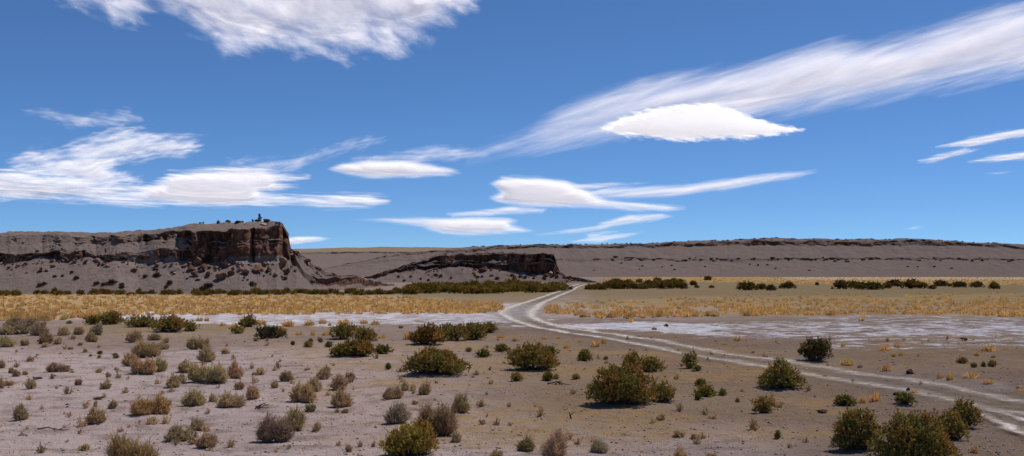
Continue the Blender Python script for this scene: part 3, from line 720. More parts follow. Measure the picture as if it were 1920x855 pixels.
def twiggy(w, h, r, lobes=1, wid=.014, n=420, leafy_=1.0, upright=.55):
    """a dry shrub: a dome of fine stiff twigs, bare and woody at the foot"""
    Vs, Qs, Ts, off = [], [], [], 0
    br = []; ph = r.uniform(0, 50); lean = r.uniform(-.22, .22, 2)*h
    cs = [(0, 0, 1.0, 1.0)] if lobes == 1 else [((i+.5)/lobes-.5+r.uniform(-.05, .05), r.uniform(-.12, .12), r.uniform(.72, 1.03), 1.35/lobes) for i in range(lobes)]
    for u, dv, hs, ws in cs:
        c = np.array([u*w*.8, dv*w, 0]); rw = w*.5*min(1, ws); rh = h*hs
        m = int(n*(.55 if lobes > 1 else 1))
        d = unit(r.normal(size=(m, 3))); d[:, 2] = np.abs(d[:, 2])*1.15+.20; d = unit(d)
        L = r.uniform(.62, 1.0, m)**.7*(.48+.98*fbm(d[:, 0]*2.2+u*11+ph, d[:, 1]*2.2+ph, d[:, 2]*2.2, 3))
        tip = c+d*np.array([rw, rw, rh])*L[:, None]
        b = c+np.stack([r.normal(size=m)*rw*.10, r.normal(size=m)*rw*.10, np.full(m, -.02)], 1)
        tip[:, :2] += lean*(tip[:, 2:]/h)**1.5; stray = r.random(m) < .06; tip[stray] += (tip[stray]-c)*.22
        mid = (b+tip)/2+d*np.array([rw, rw, -rh*.2])*.12+np.array([0, 0, 1])*0
        v, q = ribbons(b, mid, tip, wid*1.1, wid*.55, r)
        sv = r.uniform(.25, .8, m)
        Vs.append(v); Qs.append(q+off); off += len(v)
        Ts.append(np.repeat(np.stack([sv*.75, r.uniform(0, .5, m), 0*sv], 1), 6, 0))
        # side twigs with small dry leaves near the ends
        ks = int(5*leafy_)
        k = np.repeat(np.arange(m), ks); t = r.uniform(.35, 1.0, len(k))
        bb = np.where(t[:, None] < .5, b[k]+(mid[k]-b[k])*(t*2)[:, None], mid[k]+(tip[k]-mid[k])*(t*2-1)[:, None])
        dd = unit(d[k]*.5+np.array([0, 0, upright])+r.normal(size=(len(k), 3))*.5)
        sl = r.uniform(.10, .24, len(k))*h
        tt = bb+dd*sl[:, None]
        v, q = ribbons(bb, (bb+tt)/2+r.normal(size=bb.shape)*.01, tt, wid*1.0, wid*.6, r)
        Vs.append(v); Qs.append(q+off); off += len(v)
        tv = np.clip(sv[k]+r.uniform(-.2, .25, len(k)), 0, 1)
        Ts.append(np.repeat(np.stack([tv, r.uniform(0, .7, len(k)), 0*tv], 1), 6, 0))
        for _ in range(9):
            a = r.uniform(0, 2*math.pi); e = c+np.array([math.cos(a)*rw*.6, math.sin(a)*rw*.6, rh*r.uniform(.25, .6)])
            br.append(([c+np.array([0, 0, -.02]), (c+e)/2+r.normal(size=3)*.03*w, e], [wid*1.1, wid*.8, wid*.35]))
    fo = mesh_np('twigs', np.concatenate(Vs), np.concatenate(Qs), attrs={'tint': np.concatenate(Ts)})
    v, q = tubes(br)
    return fo, mesh_np('branches', v, q, smooth=True)

def tuft_arrays(w, h, r, n=90, wid=.02):
    a = r.uniform(0, 2*math.pi, n); rr = np.sqrt(r.uniform(0, 1, n))*w*.33
    b = np.stack([np.cos(a)*rr, np.sin(a)*rr, np.full(n, -.02)], 1)
    sp = r.uniform(.15, 1, n)
    L = r.uniform(.55, 1.0, n)
    tip = b+np.stack([np.cos(a)*w*.20*sp, np.sin(a)*w*.20*sp, h*L*(1-.35*sp**2)*(1-.5*(rr/(w*.33))**2)], 1)+r.normal(size=(n, 3))*h*.05
    mid = b+np.stack([np.cos(a)*w*.09*sp, np.sin(a)*w*.09*sp, h*L*.60*(1-.5*(rr/(w*.33))**2)], 1)
    v, q = ribbons(b, mid, tip, wid, wid*.35, r)
    sv = r.uniform(.1, .9, n)
    return v, q, np.repeat(np.stack([sv, r.uniform(0, .8, n), 0*sv], 1), 6, 0)
def tuft(w, h, r, n=90, wid=.02):
    v, q, t = tuft_arrays(w, h, r, n, wid)
    return mesh_np('straw_blades', v, q, attrs={'tint': t})

C_DARK = (0.240, 0.196, 0.055); C_OLIVE = (0.28, 0.222, 0.066); C_GREEN = (0.150, 0.142, 0.034); C_BRIGHT = (0.150, 0.165, 0.036)
C_YEL = (0.35, 0.26, 0.055); C_DRY = (0.52, 0.375, 0.215); C_DRYOL = (0.47, 0.355, 0.185); C_GREY = (0.42, 0.31, 0.19)
C_STRAW = (0.65, 0.425, 0.165); C_PALE = (0.60, 0.45, 0.22); C_BROWN = (0.25, 0.16, 0.08)
def jit(c, k=.16):
    s = 1+random.uniform(-k, k); return tuple(min(1, q*s*(1+random.uniform(-.07, .07))) for q in c)

def plant(name, cat, fo, br, mat, px, py, label, colour, rust, scale=(1, 1, 1), rot=None, group=None, fname='foliage'):
    x, Y, z = spot(px, py)
    e = bpy.data.objects.new(name, None); col.objects.link(e)
    e.location = (x, Y, z-.015); e.scale = scale; e.rotation_euler = (0, 0, random.uniform(-.5, .5) if rot is None else rot)
    e.empty_display_size = .2
    tag(e, label, cat, group)
    f = link(fname, fo, mat, e); f.color = (*colour, rust)
    if br is not None: link('branches', br, M['bark'], e)
    return e

# ---- landmarks used to describe the small plants
LAND = [(100, 803, 'the forked dead branch'), (768, 853, 'the yellow-green shrub'), (1180, 754, 'the big rust-topped shrub on its sandy mound'),
        (985, 592, 'the bend of the dirt track'), (819, 699, 'the dark shrub sloping down from its peak'), (998, 692, 'the round dark shrub'),
        (318, 621, 'the dark shrub on the salt edge'), (275, 680, 'the tall heap of dry shrubs'), (390, 715, 'the widest dry shrub'),
        (530, 827, 'the tall two-part dry shrub'), (252, 872, 'the twiggy shrub cut by the frame'), (1712, 864, 'the largest shrub'),
        (1530, 675, 'the spiky olive shrub beyond the track'), (1465, 725, 'the dark shrub at the near edge of the track'),
        (664, 667, 'the low orange and green shrub'), (800, 645, 'the rust-brown shrub'), (644, 636, 'the dark green shrub by the salt'),
        (1037, 858, 'the pale upright shrub'), (1853, 658, 'the broad tuft near the salt streaks'), (641, 762, 'the round dry shrub'), (60, 628, 'the grey thicket')]
ORD = ['nearest', 'second nearest', 'third nearest', 'fourth nearest', 'fifth nearest', 'sixth nearest', 'seventh nearest', 'eighth nearest', 'ninth nearest', 'tenth nearest']
_auto = {}
def auto_labels(items, noun):
    """items: list of dicts (px, py, w, desc) without a label -> label by what they stand beside"""
    g = {}
    for it in items:
        best = min(LAND, key=lambda l: (l[0]-it['px'])**2+(2.2*(l[1]-it['py']))**2)
        dx = it['px']-best[0]; dy = (it['py']-best[1])*2.2
        side = ('right of' if dx > 0 else 'left of') if abs(dx) > abs(dy) else ('in front of' if dy > 0 else 'behind')
        g.setdefault((best[2], side), []).append((dx*dx+dy*dy, it))
    for (lm, side), L in g.items():
        L.sort(key=lambda q: q[0])
        for i, (_, it) in enumerate(L):
            rank = '' if len(L) == 1 else ', '+(ORD[i] if i < len(ORD) else 'outermost')
            it['label'] = f"{it['desc']} {noun} {side} {lm}{rank}".replace('right of the dark shrub at', 'beyond the dark shrub at')
            if len(it['label'].split()) > 16: it['label'] = it['label'].replace(', nearest', ' nearby').replace('beige dry shrub', 'dry shrub').replace(' nearest', '')
            if len(it['label'].replace('-', ' ').split()) > 16: it['label'] = it['label'].replace(' on its sandy mound', '').replace(' at the near edge of the track', ' by the track').replace(' sloping down from its peak', ' with a peak')
# ------------------------------------------------------------------ dark evergreen shrubs traced one by one
# px, foot row, width, height, colour, rust share, label, clump layout (offset, height, radius)
DARKS = [
 (173, 609, 24, 18, C_DARK, .15, 'small round dark shrub at the start of the row on the salt edge', None),
 (205, 608, 48, 22, C_DARK, .2, 'dark olive shrub with a humped top beside the small round one', [(-.34, .6, .17), (-.05, .9, .22), (.2, 1, .22), (.4, .5, .14)]),
 (265, 613, 54, 20, C_DARK, .2, 'long low dark shrub before the white salt, greyer at its foot', [(-.38, .75, .14), (-.1, .9, .2), (.15, 1, .2), (.4, .7, .14)]),
 (318, 621, 64, 28, C_DARK, .35, 'broad domed dark shrub on a small bare mound at the salt edge', [(-.36, .65, .17), (-.12, .9, .2), (.12, 1, .2), (.36, .7, .17)]),
 (358, 621, 20, 16, C_OLIVE, .2, 'small olive shrub touching the broad domed dark shrub', None),
 (465, 613, 30, 20, C_DARK, .1, 'lone dark round shrub standing on the white salt among straw tufts', None),
 (445, 625, 20, 13, C_OLIVE, .1, 'small olive shrub just before the lone round shrub on the salt', None),
 (508, 634, 60, 20, (0.075, 0.062, 0.036), .1, 'low grey-brown half dead shrub with twiggy top near the salt', [(-.4, .8, .12), (-.15, 1, .2), (.12, .95, .2), (.38, .75, .14)]),
 (644, 636, 50, 29, C_DARK, .15, 'rounded dark green shrub before the salt, taller of a close pair', [(-.3, .8, .2), (0, 1, .24), (.28, .85, .2)]),
 (684, 641, 42, 28, C_DARK, .3, 'dark shrub leaning against the rounded dark green one', [(-.25, .95, .22), (.1, .9, .24), (.36, .55, .16)]),
 (632, 667, 22, 17, (0.14, 0.085, 0.035), .5, 'small rusty brown shrub ending the low orange and green row', None),
 (664, 667, 74, 30, C_GREEN, .5, 'low spreading shrub turning from green to bright orange', [(-.38, .6, .16), (-.15, .9, .18), (.08, 1, .2), (.28, .85, .2), (.42, .6, .13)]),
 (716, 664, 30, 17, C_GREEN, 0, 'small deep green shrub beside the orange and green one', None),
 (800, 645, 66, 37, (0.105, 0.07, 0.027), .55, 'rust-brown rounded shrub with grey twigs on one flank', [(-.32, .6, .18), (-.1, .92, .22), (.1, 1, .22), (.33, .75, .18)]),
 (849, 639, 56, 33, C_DARK, .1, 'dark green shrub wedged beside the rust-brown one', [(-.3, 1, .22), (0, .85, .22), (.3, .9, .2)]),
 (889, 638, 48, 34, C_DARK, .15, 'dark shrub in the middle of the row below the salt flat', [(-.3, .9, .2), (0, 1, .24), (.3, .85, .2)]),
 (917, 624, 28, 19, C_DARK, .15, 'small dark shrub ending the row below the salt flat', None),
 (819, 699, 128, 50, C_DARK, .36, 'large dark shrub sloping down from a high peak to a low tail', [(-.40, .42, .12), (-.28, .72, .14), (-.13, 1.0, .15), (.02, .88, .14), (.15, .84, .13), (.28, .58, .13), (.41, .34, .11)]),
 (1030, 668, 28, 20, C_GREEN, 0, 'fresh green shrub peeping from behind the round dark shrub', None),
 (998, 692, 96, 49, C_DARK, .34, 'round dark shrub with rusty crown standing alone near the track bend', [(-.34, .75, .18), (-.14, .98, .2), (.08, 1, .2), (.28, .72, .17), (.42, .42, .11)]),
 (1182, 694, 32, 34, C_OLIVE, .45, 'slim rusty shrub rising behind the big mound shrub', [(-.15, .8, .28), (.15, 1, .3)]),
 (1220, 697, 52, 29, C_DARK, .25, 'dark shrub behind and beside the big mound shrub', [(-.3, .85, .2), (0, 1, .24), (.3, .6, .2)]),
 (1165, 756, 132, 80, C_DARK, .40, 'big rust-topped shrub on a sandy mound', [(-.40, .50, .13), (-.25, .90, .15), (-.08, .94, .15), (.08, 1.0, .14), (.22, .88, .14), (.38, .70, .13), (.45, .3, .08)]),
 (1243, 753, 46, 42, C_OLIVE, .15, 'open twiggy green shrub at the foot of the big mound shrub', [(-.2, .8, .24), (.1, 1, .2), (.38, .55, .14)]),
 (1294, 691, 31, 32, C_DARK, .15, 'upright dark shrub alone at the near edge of the pale track', [(-.2, .8, .26), (.1, 1, .28)]),
 (1465, 726, 86, 56, C_DARK, .25, 'dark conical shrub overlapping the near edge of the track', [(-.36, .42, .14), (-.18, .78, .17), (0, 1, .17), (.2, .68, .17), (.4, .34, .12)]),
 (1530, 676, 66, 43, (0.082, 0.072, 0.030), .12, 'spiky olive shrub with upright stems beyond the track', [(-.36, .8, .14), (-.15, .95, .17), (.08, 1, .18), (.32, .88, .16)]),
 (1432, 775, 44, 33, C_OLIVE, .42, 'small rusty olive shrub below the dark conical one', [(-.28, .8, .2), (0, 1, .22), (.3, .75, .2)]),
 (1604, 842, 92, 82, C_DARK, .26, 'tall dense dark shrub with a notched top near the corner', [(-.42, .28, .10), (-.28, .82, .16), (-.16, .98, .13), (.08, 1.0, .17), (.27, .9, .15), (.38, .6, .13)]),
 (1712, 868, 160, 108, C_DARK, .32, 'largest shrub, green and rust mottled, cut by the frame', [(-.42, .40, .12), (-.30, .74, .13), (-.13, .97, .13), (.02, .94, .13), (.16, .92, .13), (.30, .72, .13), (.42, .40, .11)]),
 (1784, 824, 62, 58, C_OLIVE, .2, 'olive shrub pressed against the far side of the largest shrub', [(-.25, .9, .22), (.05, 1, .24), (.33, .62, .18)]),
 (1806, 801, 62, 58, C_DARK, .38, 'spiry dark shrub standing behind the largest shrub by the track', [(-.35, .62, .16), (-.05, 1, .17), (.15, .9, .18), (.36, .7, .16)]),
]
rs = np.random.default_rng(11)
nbig = 0
for i, (px, py, wp, hp, c, rust, lab, lumps) in enumerate(DARKS):
    x, Y, z = spot(px, py); k = Y/F
    ls = min(3.2, max(.72, Y/34))
    up = 1.2 if 'spiky' in lab else .45
    fo, br = leafy(wp*k*.94, hp*k*.93, rs, lumps, leaf=(.075*ls, .042*ls), dens=2.5, upright=up)
    plant('shrub', 'shrub', fo, br, M['leaf'], px, py, lab, c, rust, rot=0 if lumps else None)

# the yellow-green shrub and the other big near ones
def near_plant(px, py, wp, hp, kind, lab, c, rust=0., **kw):
    x, Y, z = spot(px, py); k = Y/F
    if kind == 'leafy':
        fo, br = leafy(wp*k*.94, hp*k*.94, rs, **kw); return plant('shrub', 'shrub', fo, br, M['leaf'], px, py, lab, c, rust, rot=0)
    fo, br = twiggy(wp*k, hp*k, rs, **kw); return plant('dry_shrub', 'dry shrub', fo, br, M['dry'], px, py, lab, c, rust, rot=0, fname='twigs')
near_plant(768, 854, 112, 66, 'leafy', 'yellow-green shrub with an orange crest at the bottom edge', C_YEL, .22,
           lumps=[(-.40, .42, .11), (-.26, .72, .13), (-.08, .9, .14), (.10, .98, .15), (.26, 1.0, .14), (.40, .62, .11)], leaf=(.065, .03), dens=2.4, upright=.8)
WIDE = [
 (275, 669, 56, 36, C_DRYOL, 2, 'olive-tinged top shrub of the tall heap of dry shrubs'),
 (248, 686, 38, 26, C_DRYOL, 1, 'greenish flank shrub of the tall heap, nearest the frame edge'),
 (267, 701, 44, 32, C_DRY, 2, 'front foot shrub of the tall heap with a dark woody base'),
 (301, 695, 29, 24, C_DRYOL, 1, 'round olive dry shrub on the inner side of the tall heap'),
 (306, 655, 26, 14, C_DRY, 1, 'flat dry shrub behind the tall heap of dry shrubs'),
 (252, 641, 36, 21, C_DRY, 1, 'dry shrub behind the tall heap, below the dark salt edge shrubs'),
 (289, 638, 27, 15, C_DRYOL, 1, 'smaller dry shrub on the ridge behind the tall heap'),
 (370, 655, 46, 25, C_DRYOL, 2, 'olive dry shrub at the far end of a short file'),
 (387, 678, 36, 28, C_DRY, 1, 'dry shrub in the middle of the short file before the widest'),
 (349, 697, 32, 21, C_DRYOL, 1, 'olive dry shrub at the side of the widest dry shrub'),
 (390, 716, 80, 40, C_DRY, 3, 'widest dry shrub, several lobes merged over a dark foot'),
 (441, 710, 36, 32, C_DRY, 1, 'beige dry shrub joined to the inner end of the widest one'),
 (325, 726, 30, 23, C_DRY, 1, 'squat dry shrub in front of the olive one by the widest'),
 (362, 760, 52, 31, C_DRYOL, 1, 'greenish domed dry shrub with a thin shadow streak'),
 (434, 763, 52, 33, C_DRY, 2, 'beige dry shrub in line with the greenish domed one'),
 (475, 748, 29, 27, C_DRY, 1, 'tan upright dry shrub above a grey dead twig heap'),
 (283, 776, 76, 37, (0.436, 0.285, 0.136), 2, 'two-lobed tan dry shrub alone on the pale gravel'),
 (180, 793, 42, 27, C_DRYOL, 1, 'lopsided olive dry shrub near the dead branch'),
 (40, 787, 28, 30, C_DRYOL, 1, 'thin ragged sprout with a black foot near the dead branch'),
 (335, 825, 58, 29, C_DRYOL, 2, 'olive dry shrub beside the grey dead heap, low on the slope'),
 (372, 807, 36, 21, C_DRYOL, 1, 'small tilted dry shrub above the grey dead heap'),
 (386, 838, 46, 27, C_GREY, 1, 'grey dead twig heap under a tilted small dry shrub'),
 (252, 876, 106, 66, (0.40, 0.275, 0.14), 2, 'twiggy brown shrub cut by the frame at the bottom edge'),
 (605, 711, 30, 23, C_DRY, 1, 'upright beige dry shrub highest in the middle slope group'),
 (634, 730, 34, 28, C_DRY, 1, 'domed beige dry shrub of the middle slope with a smaller companion'),
 (588, 734, 32, 26, C_DRY, 1, 'dry shrub tucked behind the bigger one of the middle slope'),
 (570, 754, 50, 42, C_DRY, 2, 'tall dry shrub with a black foot on the middle slope'),
 (641, 763, 48, 35, (0.426, 0.294, 0.157), 1, 'round tan dry shrub alone on the middle slope'),
 (514, 828, 64, 58, (0.347, 0.258, 0.165), 2, 'tall pale grey dry shrub, front half of a pair'),
 (552, 806, 44, 43, C_DRYOL, 1, 'olive dry shrub, rear half of the tall pair'),
 (538, 715, 31, 19, C_DRYOL, 1, 'low olive dry shrub on the upper middle slope'),
 (736, 747, 38, 24, C_DRYOL, 2, 'twin-lobed olive dry shrub above the rounded grey one'),
 (795, 739, 25, 25, C_DRY, 1, 'egg shaped beige dry shrub below the sloping dark shrub'),
 (743, 793, 48, 37, (0.377, 0.276, 0.182), 1, 'rounded grey dry shrub behind the yellow-green one'),
 (819, 817, 80, 64, (0.317, 0.224, 0.129), 2, 'big brown twiggy dry shrub standing behind the yellow-green shrub'),
 (862, 774, 37, 33, (0.396, 0.285, 0.149), 1, 'fan shaped tan dry shrub behind the big brown one'),
 (742, 856, 32, 31, (0.415, 0.331, 0.231), 1, 'small whitish dry shrub in front of the yellow-green shrub'),
 (855, 829, 19, 21, C_DRY, 1, 'small beige tuft shrub beside the big brown dry shrub'),
 (986, 844, 40, 25, (0.296, 0.248, 0.108), 1, 'low grey-green cushion shrub near the pale upright one'),
 (1037, 860, 50, 54, (0.535, 0.377, 0.239), 1, 'pale upright feathery shrub at the bottom edge'),
 (1124, 847, 38, 25, (0.436, 0.331, 0.198), 1, 'pale low shrub with a black foot past the feathery one'),
 (1272, 866, 32, 26, C_DRY, 1, 'dry shrub barely rising over the bottom edge'),
 (929, 863, 28, 22, C_DRYOL, 1, 'olive tuft shrub cut by the bottom edge'),
 (85, 644, 32, 21, (0.396, 0.276, 0.165), 1, 'pinkish beige dry shrub in front of the grey thicket'),
 (14, 650, 33, 20, C_DRYOL, 1, 'dark based dry shrub at the frame edge before the grey thicket'),
 (72, 629, 38, 25, C_GREY, 1, 'grey thicket shrub closest to the open gravel'),
 (40, 626, 38, 22, C_GREY, 1, 'grey shrub in the heart of the grey thicket'),
 (12, 627, 32, 18, C_GREY, 1, 'grey thicket shrub at the frame edge'),
 (22, 613, 34, 18, C_GREY, 1, 'grey shrub at the back of the grey thicket near the straw'),
 (56, 612, 32, 17, C_GREY, 1, 'back row grey shrub of the thicket beside the straw band'),
 (120, 629, 23, 17, C_DRY, 1, 'small dry shrub on the gravel just past the grey thicket'),
 (148, 627, 20, 15, (0.396, 0.276, 0.165), 1, 'second small dry shrub past the grey thicket, pinker'),
 (180, 628, 26, 20, C_GREY, 1, 'grey-green dry shrub under the first dark salt edge shrub'),
 (172, 641, 25, 17, C_DRYOL, 1, 'round dark beige shrub below the first dark salt edge shrubs'),
 (106, 697, 42, 19, (0.396, 0.276, 0.174), 2, 'wide low dry shrub alone on the open gravel slope'),
]
for (px, py, wp, hp, c, lobes, lab) in WIDE:
    x, Y, z = spot(px, py)
    ls = min(2.6, max(.8, Y/30))
    near_plant(px, py, wp, hp, 'twiggy', lab, jit(c, .08), .18, lobes=lobes, wid=.0155*ls, n=int(340+wp*4), upright=.45)

# ------------------------------------------------------------------ small plants, copied from a few models
def copy_thing(src, px, py, wpx, hpx, size, label, colour, rust, group):
    """copies a modelled plant and its parts, at its own size"""
    x, Y, z = spot(px, py); k = Y/F
    e = src.copy(); col.objects.link(e)
    for ch in src.children:
        c = ch.copy(); col.objects.link(c); c.parent = e; c.color = (*colour, rust)
    e.location = (x, Y, z-.01); e.rotation_euler = (0, 0, random.uniform(0, 6.28))
    e.scale = (wpx*k/size[0], wpx*k/size[0], hpx*k/size[1])
    tag(e, label, None, group)
    return e
SMALLDRY = [(48, 647, 20, 14), (84, 651, 18, 10), (109, 644, 18, 13), (138, 636, 11, 9), (58, 678, 18, 12), (310, 643, 17, 12), (340, 712, 16, 12), (399, 753, 19, 14), (449, 730, 21, 16),
 (157, 844, 25, 14), (422, 663, 20, 11), (58, 729, 23, 19), (16, 723, 20, 12), (31, 706, 18, 15), (3, 690, 16, 16), (2, 728, 14, 20), (197, 729, 21, 14), (185, 699, 15, 10), (211, 766, 19, 17), (179, 763, 9, 12), (146, 722, 15, 14),
 (488, 703, 23, 16), (656, 716, 25, 20), (515, 727, 18, 13), (581, 772, 21, 18), (647, 774, 19, 10), (594, 808, 19, 18), (760, 732, 19, 18), (775, 732, 14, 14), (779, 758, 15, 9), (654, 847, 15, 15),
 (903, 762, 15, 13), (577, 694, 14, 6), (1274, 819, 28, 14), (1335, 868, 30, 20), (203, 707, 12, 10), (20, 700, 10, 13), (48, 703, 12, 9), (98, 710, 9, 11), (128, 692, 8, 6), (476, 703, 9, 7), (440, 700, 8, 6), (150, 648, 12, 7), (160, 660, 9, 7), (132, 655, 11, 6), (186, 652, 8, 6), (700, 838, 9, 9), (594, 800, 12, 8)]
GREENS = [(906, 670, 21, 14), (942, 660, 22, 14), (879, 659, 10, 7), (578, 651, 13, 11), (583, 641, 7, 6), (549, 647, 8, 7), (601, 642, 8, 8), (616, 651, 11, 10), (728, 693, 11, 11), (1096, 677, 25, 18), (969, 714, 18, 15),
 (1027, 713, 20, 14), (1043, 711, 10, 9), (1080, 711, 12, 10), (1308, 695, 12, 9), (1322, 743, 36, 19), (1313, 723, 17, 12), (1309, 750, 11, 12), (1355, 741, 14, 11), (1585, 760, 31, 18), (1697, 757, 33, 18), (1804, 681, 17, 10),
 (1860, 687, 13, 11), (1826, 689, 10, 8), (1844, 688, 8, 9), (1458, 822, 11, 14), (1300, 824, 8, 9), (1383, 754, 8, 7), (187, 664, 8, 6), (186, 672, 7, 6), (216, 667, 8, 5), (218, 671, 11, 5), (170, 668, 6, 4), (130, 607, 10, 5), (1136, 674, 8, 6), (1010, 676, 9, 6), (655, 648, 7, 5), (480, 640, 7, 5)]
TUFTS = [(766, 637, 27, 24), (966, 639, 15, 11), (939, 634, 20, 14), (716, 634, 20, 9), (1020, 637, 14, 11), (1046, 635, 10, 8), (1088, 642, 10, 9), (1063, 653, 17, 14), (1118, 650, 25, 19), (1132, 644, 15, 17), (1267, 634, 9, 7), (1383, 639, 21, 15), (1359, 646, 16, 7),
 (1183, 604, 13, 11), (1616, 602, 16, 12), (1581, 650, 12, 12), (1659, 658, 31, 17), (1681, 651, 15, 12), (1676, 669, 11, 14), (1689, 667, 11, 13), (1589, 684, 31, 19), (1663, 694, 24, 16), (1650, 693, 14, 9), (1781, 714, 17, 23), (1764, 707, 15, 9), (1820, 709, 35, 17), (1853, 719, 27, 14),
 (1853, 658, 35, 16), (1832, 667, 15, 13), (1618, 755, 17, 21), (1641, 752, 29, 25), (1715, 738, 19, 13), (1913, 733, 16, 9), (1862, 671, 12, 7), (1227, 618, 13, 7), (752, 615, 12, 8),
 (490, 608, 25, 14), (540, 612, 31, 18), (580, 610, 25, 15), (605, 607, 20, 14), (618, 611, 10, 9), (644, 607, 31, 13), (682, 607, 19, 12), (704, 609, 21, 13), (586, 629, 11, 15), (560, 628, 17, 9), (612, 629, 22, 12), (375, 602, 17, 12), (388, 602, 11, 12), (418, 611, 17, 10), (439, 613, 18, 10), (530, 616, 12, 10), (460, 604, 14, 9), (352, 607, 12, 8), (1700, 690, 12, 7), (1550, 668, 12, 6), (1612, 689, 12, 8), (1400, 640, 10, 6), (1742, 741, 12, 7)]
def desc_size(w, a, b): return 'tiny' if w < a else ('small' if w < b else 'medium')
models = {}
r2 = np.random.default_rng(23)
DRYM = [twiggy(.5, .36, r2, lobes=1 if i else 2, wid=.026, n=130, upright=.45) for i in range(4)]
GRNM = [leafy(.5, .34, r2, None, leaf=(.09, .04), dens=2.2) for i in range(3)]
TUFM = [tuft(.6, .5, r2, 110, .034) for i in range(6)]
def place_set(L, noun, name, cat, group, protos, size, mat, fname, colours, rust, desc):
    items = [dict(px=a[0], py=a[1], w=a[2], h=a[3], c=jit(random.choice(colours), .2)) for a in L]
    for it in items: it['desc'] = desc(it)
    auto_labels(items, noun)
    made = {}
    for n, it in enumerate(items):
        k = n % len(protos)
        if k not in made:
            p = protos[k]; fo, br = p if isinstance(p, tuple) else (p, None)
            e = plant(name, cat, fo, br, mat, it['px'], it['py'], it['label'], it['c'], rust, group=group, fname=fname)
            kk = e.location.y/F; e.scale = (it['w']*kk/size[0], it['w']*kk/size[0], it['h']*kk/size[1]); made[k] = e
        else:
            copy_thing(made[k], it['px'], it['py'], it['w'], it['h'], size, it['label'], it['c'], rust, group)
place_set(SMALLDRY, 'beige dry shrub', 'dry_shrub', 'dry shrub', 'small dry shrubs on the gravel slope', DRYM, (.5, .36), M['dry'], 'twigs', [C_DRY, C_DRYOL, (0.50, 0.35, 0.20)], .15, lambda i: desc_size(i['w'], 13, 19))
place_set(GREENS, 'green plant', 'green_plant', 'plant', 'small green plants among the shrubs', GRNM, (.5, .34), M['leaf'], 'foliage', [C_GREEN, C_OLIVE, C_BRIGHT], .08, lambda i: desc_size(i['w'], 11, 19)+' leafy')

SPR = [twiggy(.3, .22, r2, lobes=1, wid=.022, n=26, leafy_=.6, upright=.5)[0] for i in range(5)]
rs_ = random.Random(41); n = 0
while n < 190:
    px = rs_.uniform(0, 1850); py = 636+214*rs_.random()**1.2
    if rs_.random() > (1.0 if px < 560 else .4): continue
    x, Y, z = spot(px, py); k = rs_.uniform(.45, 1.25); g = px < 560
    o = link('dry_sprig', SPR[n % 5], M['dry']); o.location = (x, Y, z-.005); o.rotation_euler = (0, 0, rs_.uniform(0, 6.28)); o.scale = (k, k, k*rs_.uniform(.7, 1.2))
    o.color = (*jit(rs_.choice([C_DRY, C_DRYOL, (.44, .30, .16)]), .25), .2); n += 1
    tag(o, 'tiny dry sprig sprouting from the pale gravel slope' if g else 'tiny dry sprig sprouting from the brown central soil', 'sprig', 'tiny sprigs on the pale gravel slope' if g else 'tiny sprigs on the brown central soil')
# golden bunchgrass
def make_tuft(mesh, px, py, wp, hp, label, group, colour):
    x, Y, z = spot(px, py); k = Y/F
    o = link('grass_tuft', mesh, M['straw']); o.location = (x, Y, z-.01)
    o.rotation_euler = (0, 0, random.uniform(0, 6.28)); o.scale = (wp*k/.6, wp*k/.6, hp*k/.5); o.color = (*colour, random.uniform(0, .22))
    tag(o, label, 'grass tuft', group); return o
items = [dict(px=a[0], py=a[1], w=a[2], h=a[3]) for a in TUFTS]
for it in items: it['desc'] = desc_size(it['w'], 13, 22)+' golden'
auto_labels(items, 'straw tuft')
for n, it in enumerate(items):
    brown = it['px'] in (1227, 752, 1862, 1612, 1742)
    make_tuft(TUFM[n % 6], it['px'], it['py'], it['w'], it['h'], it['label'].replace('golden straw', 'brown straw') if brown else it['label'], 'scattered straw tufts', C_BROWN if brown else jit(C_STRAW, .12))
# the dense bands: the nearest tufts one by one, the rest as one mass
def band_points(n, px0, px1, top, bot, pw, ok=lambda x, y: True):
    out = []
    while len(out) < n:
        px = random.uniform(px0, px1); t, b = top(px), bot(px)
        py = t+(b-t)*random.random()**pw
        if ok(px, py): out.append((px, py))
    return out
ip = lambda *p: (lambda x: float(np.interp(x, [a for a, _ in p], [b for _, b in p])))
L_top = ip((0, 553), (700, 553.5), (760, 556), (800, 562), (900, 565), (950, 570)); L_bot = ip((0, 602), (90, 602), (150, 597), (270, 591), (500, 591), (900, 588), (945, 583))
R_top = ip((1030, 568), (1120, 563), (1300, 556), (1500, 551), (1920, 547)); R_bot = ip((1020, 585), (1050, 596), (1200, 598), (1300, 594), (1500, 591), (1920, 594))
def clumpy(a):
    return lambda x, y: float(fbm((x-960)*F*H/(y-HOR)/F/4., F*H/(y-HOR)/7., 7., 3)) > a
def off_track(x, y): return not (940 < x < 1060 and x < 1010+(592-y)*1.1 and x > 940 and y > 560) or x > 1060
left = band_points(3100, -420, 942, L_top, L_bot, .95)
right = band_points(1850, 1015, 2220, R_top, R_bot, .62, lambda x, y: clumpy(.44 if x > 1250 else .46)(x, y) and off_track(x, y))
def inframe(p): return -5 < p[0] < 1925
left.sort(key=lambda p: -p[1]); right.sort(key=lambda p: -p[1])
ind_l = [p for p in left if inframe(p)][:120]; ind_r = [p for p in right if inframe(p)][:118]
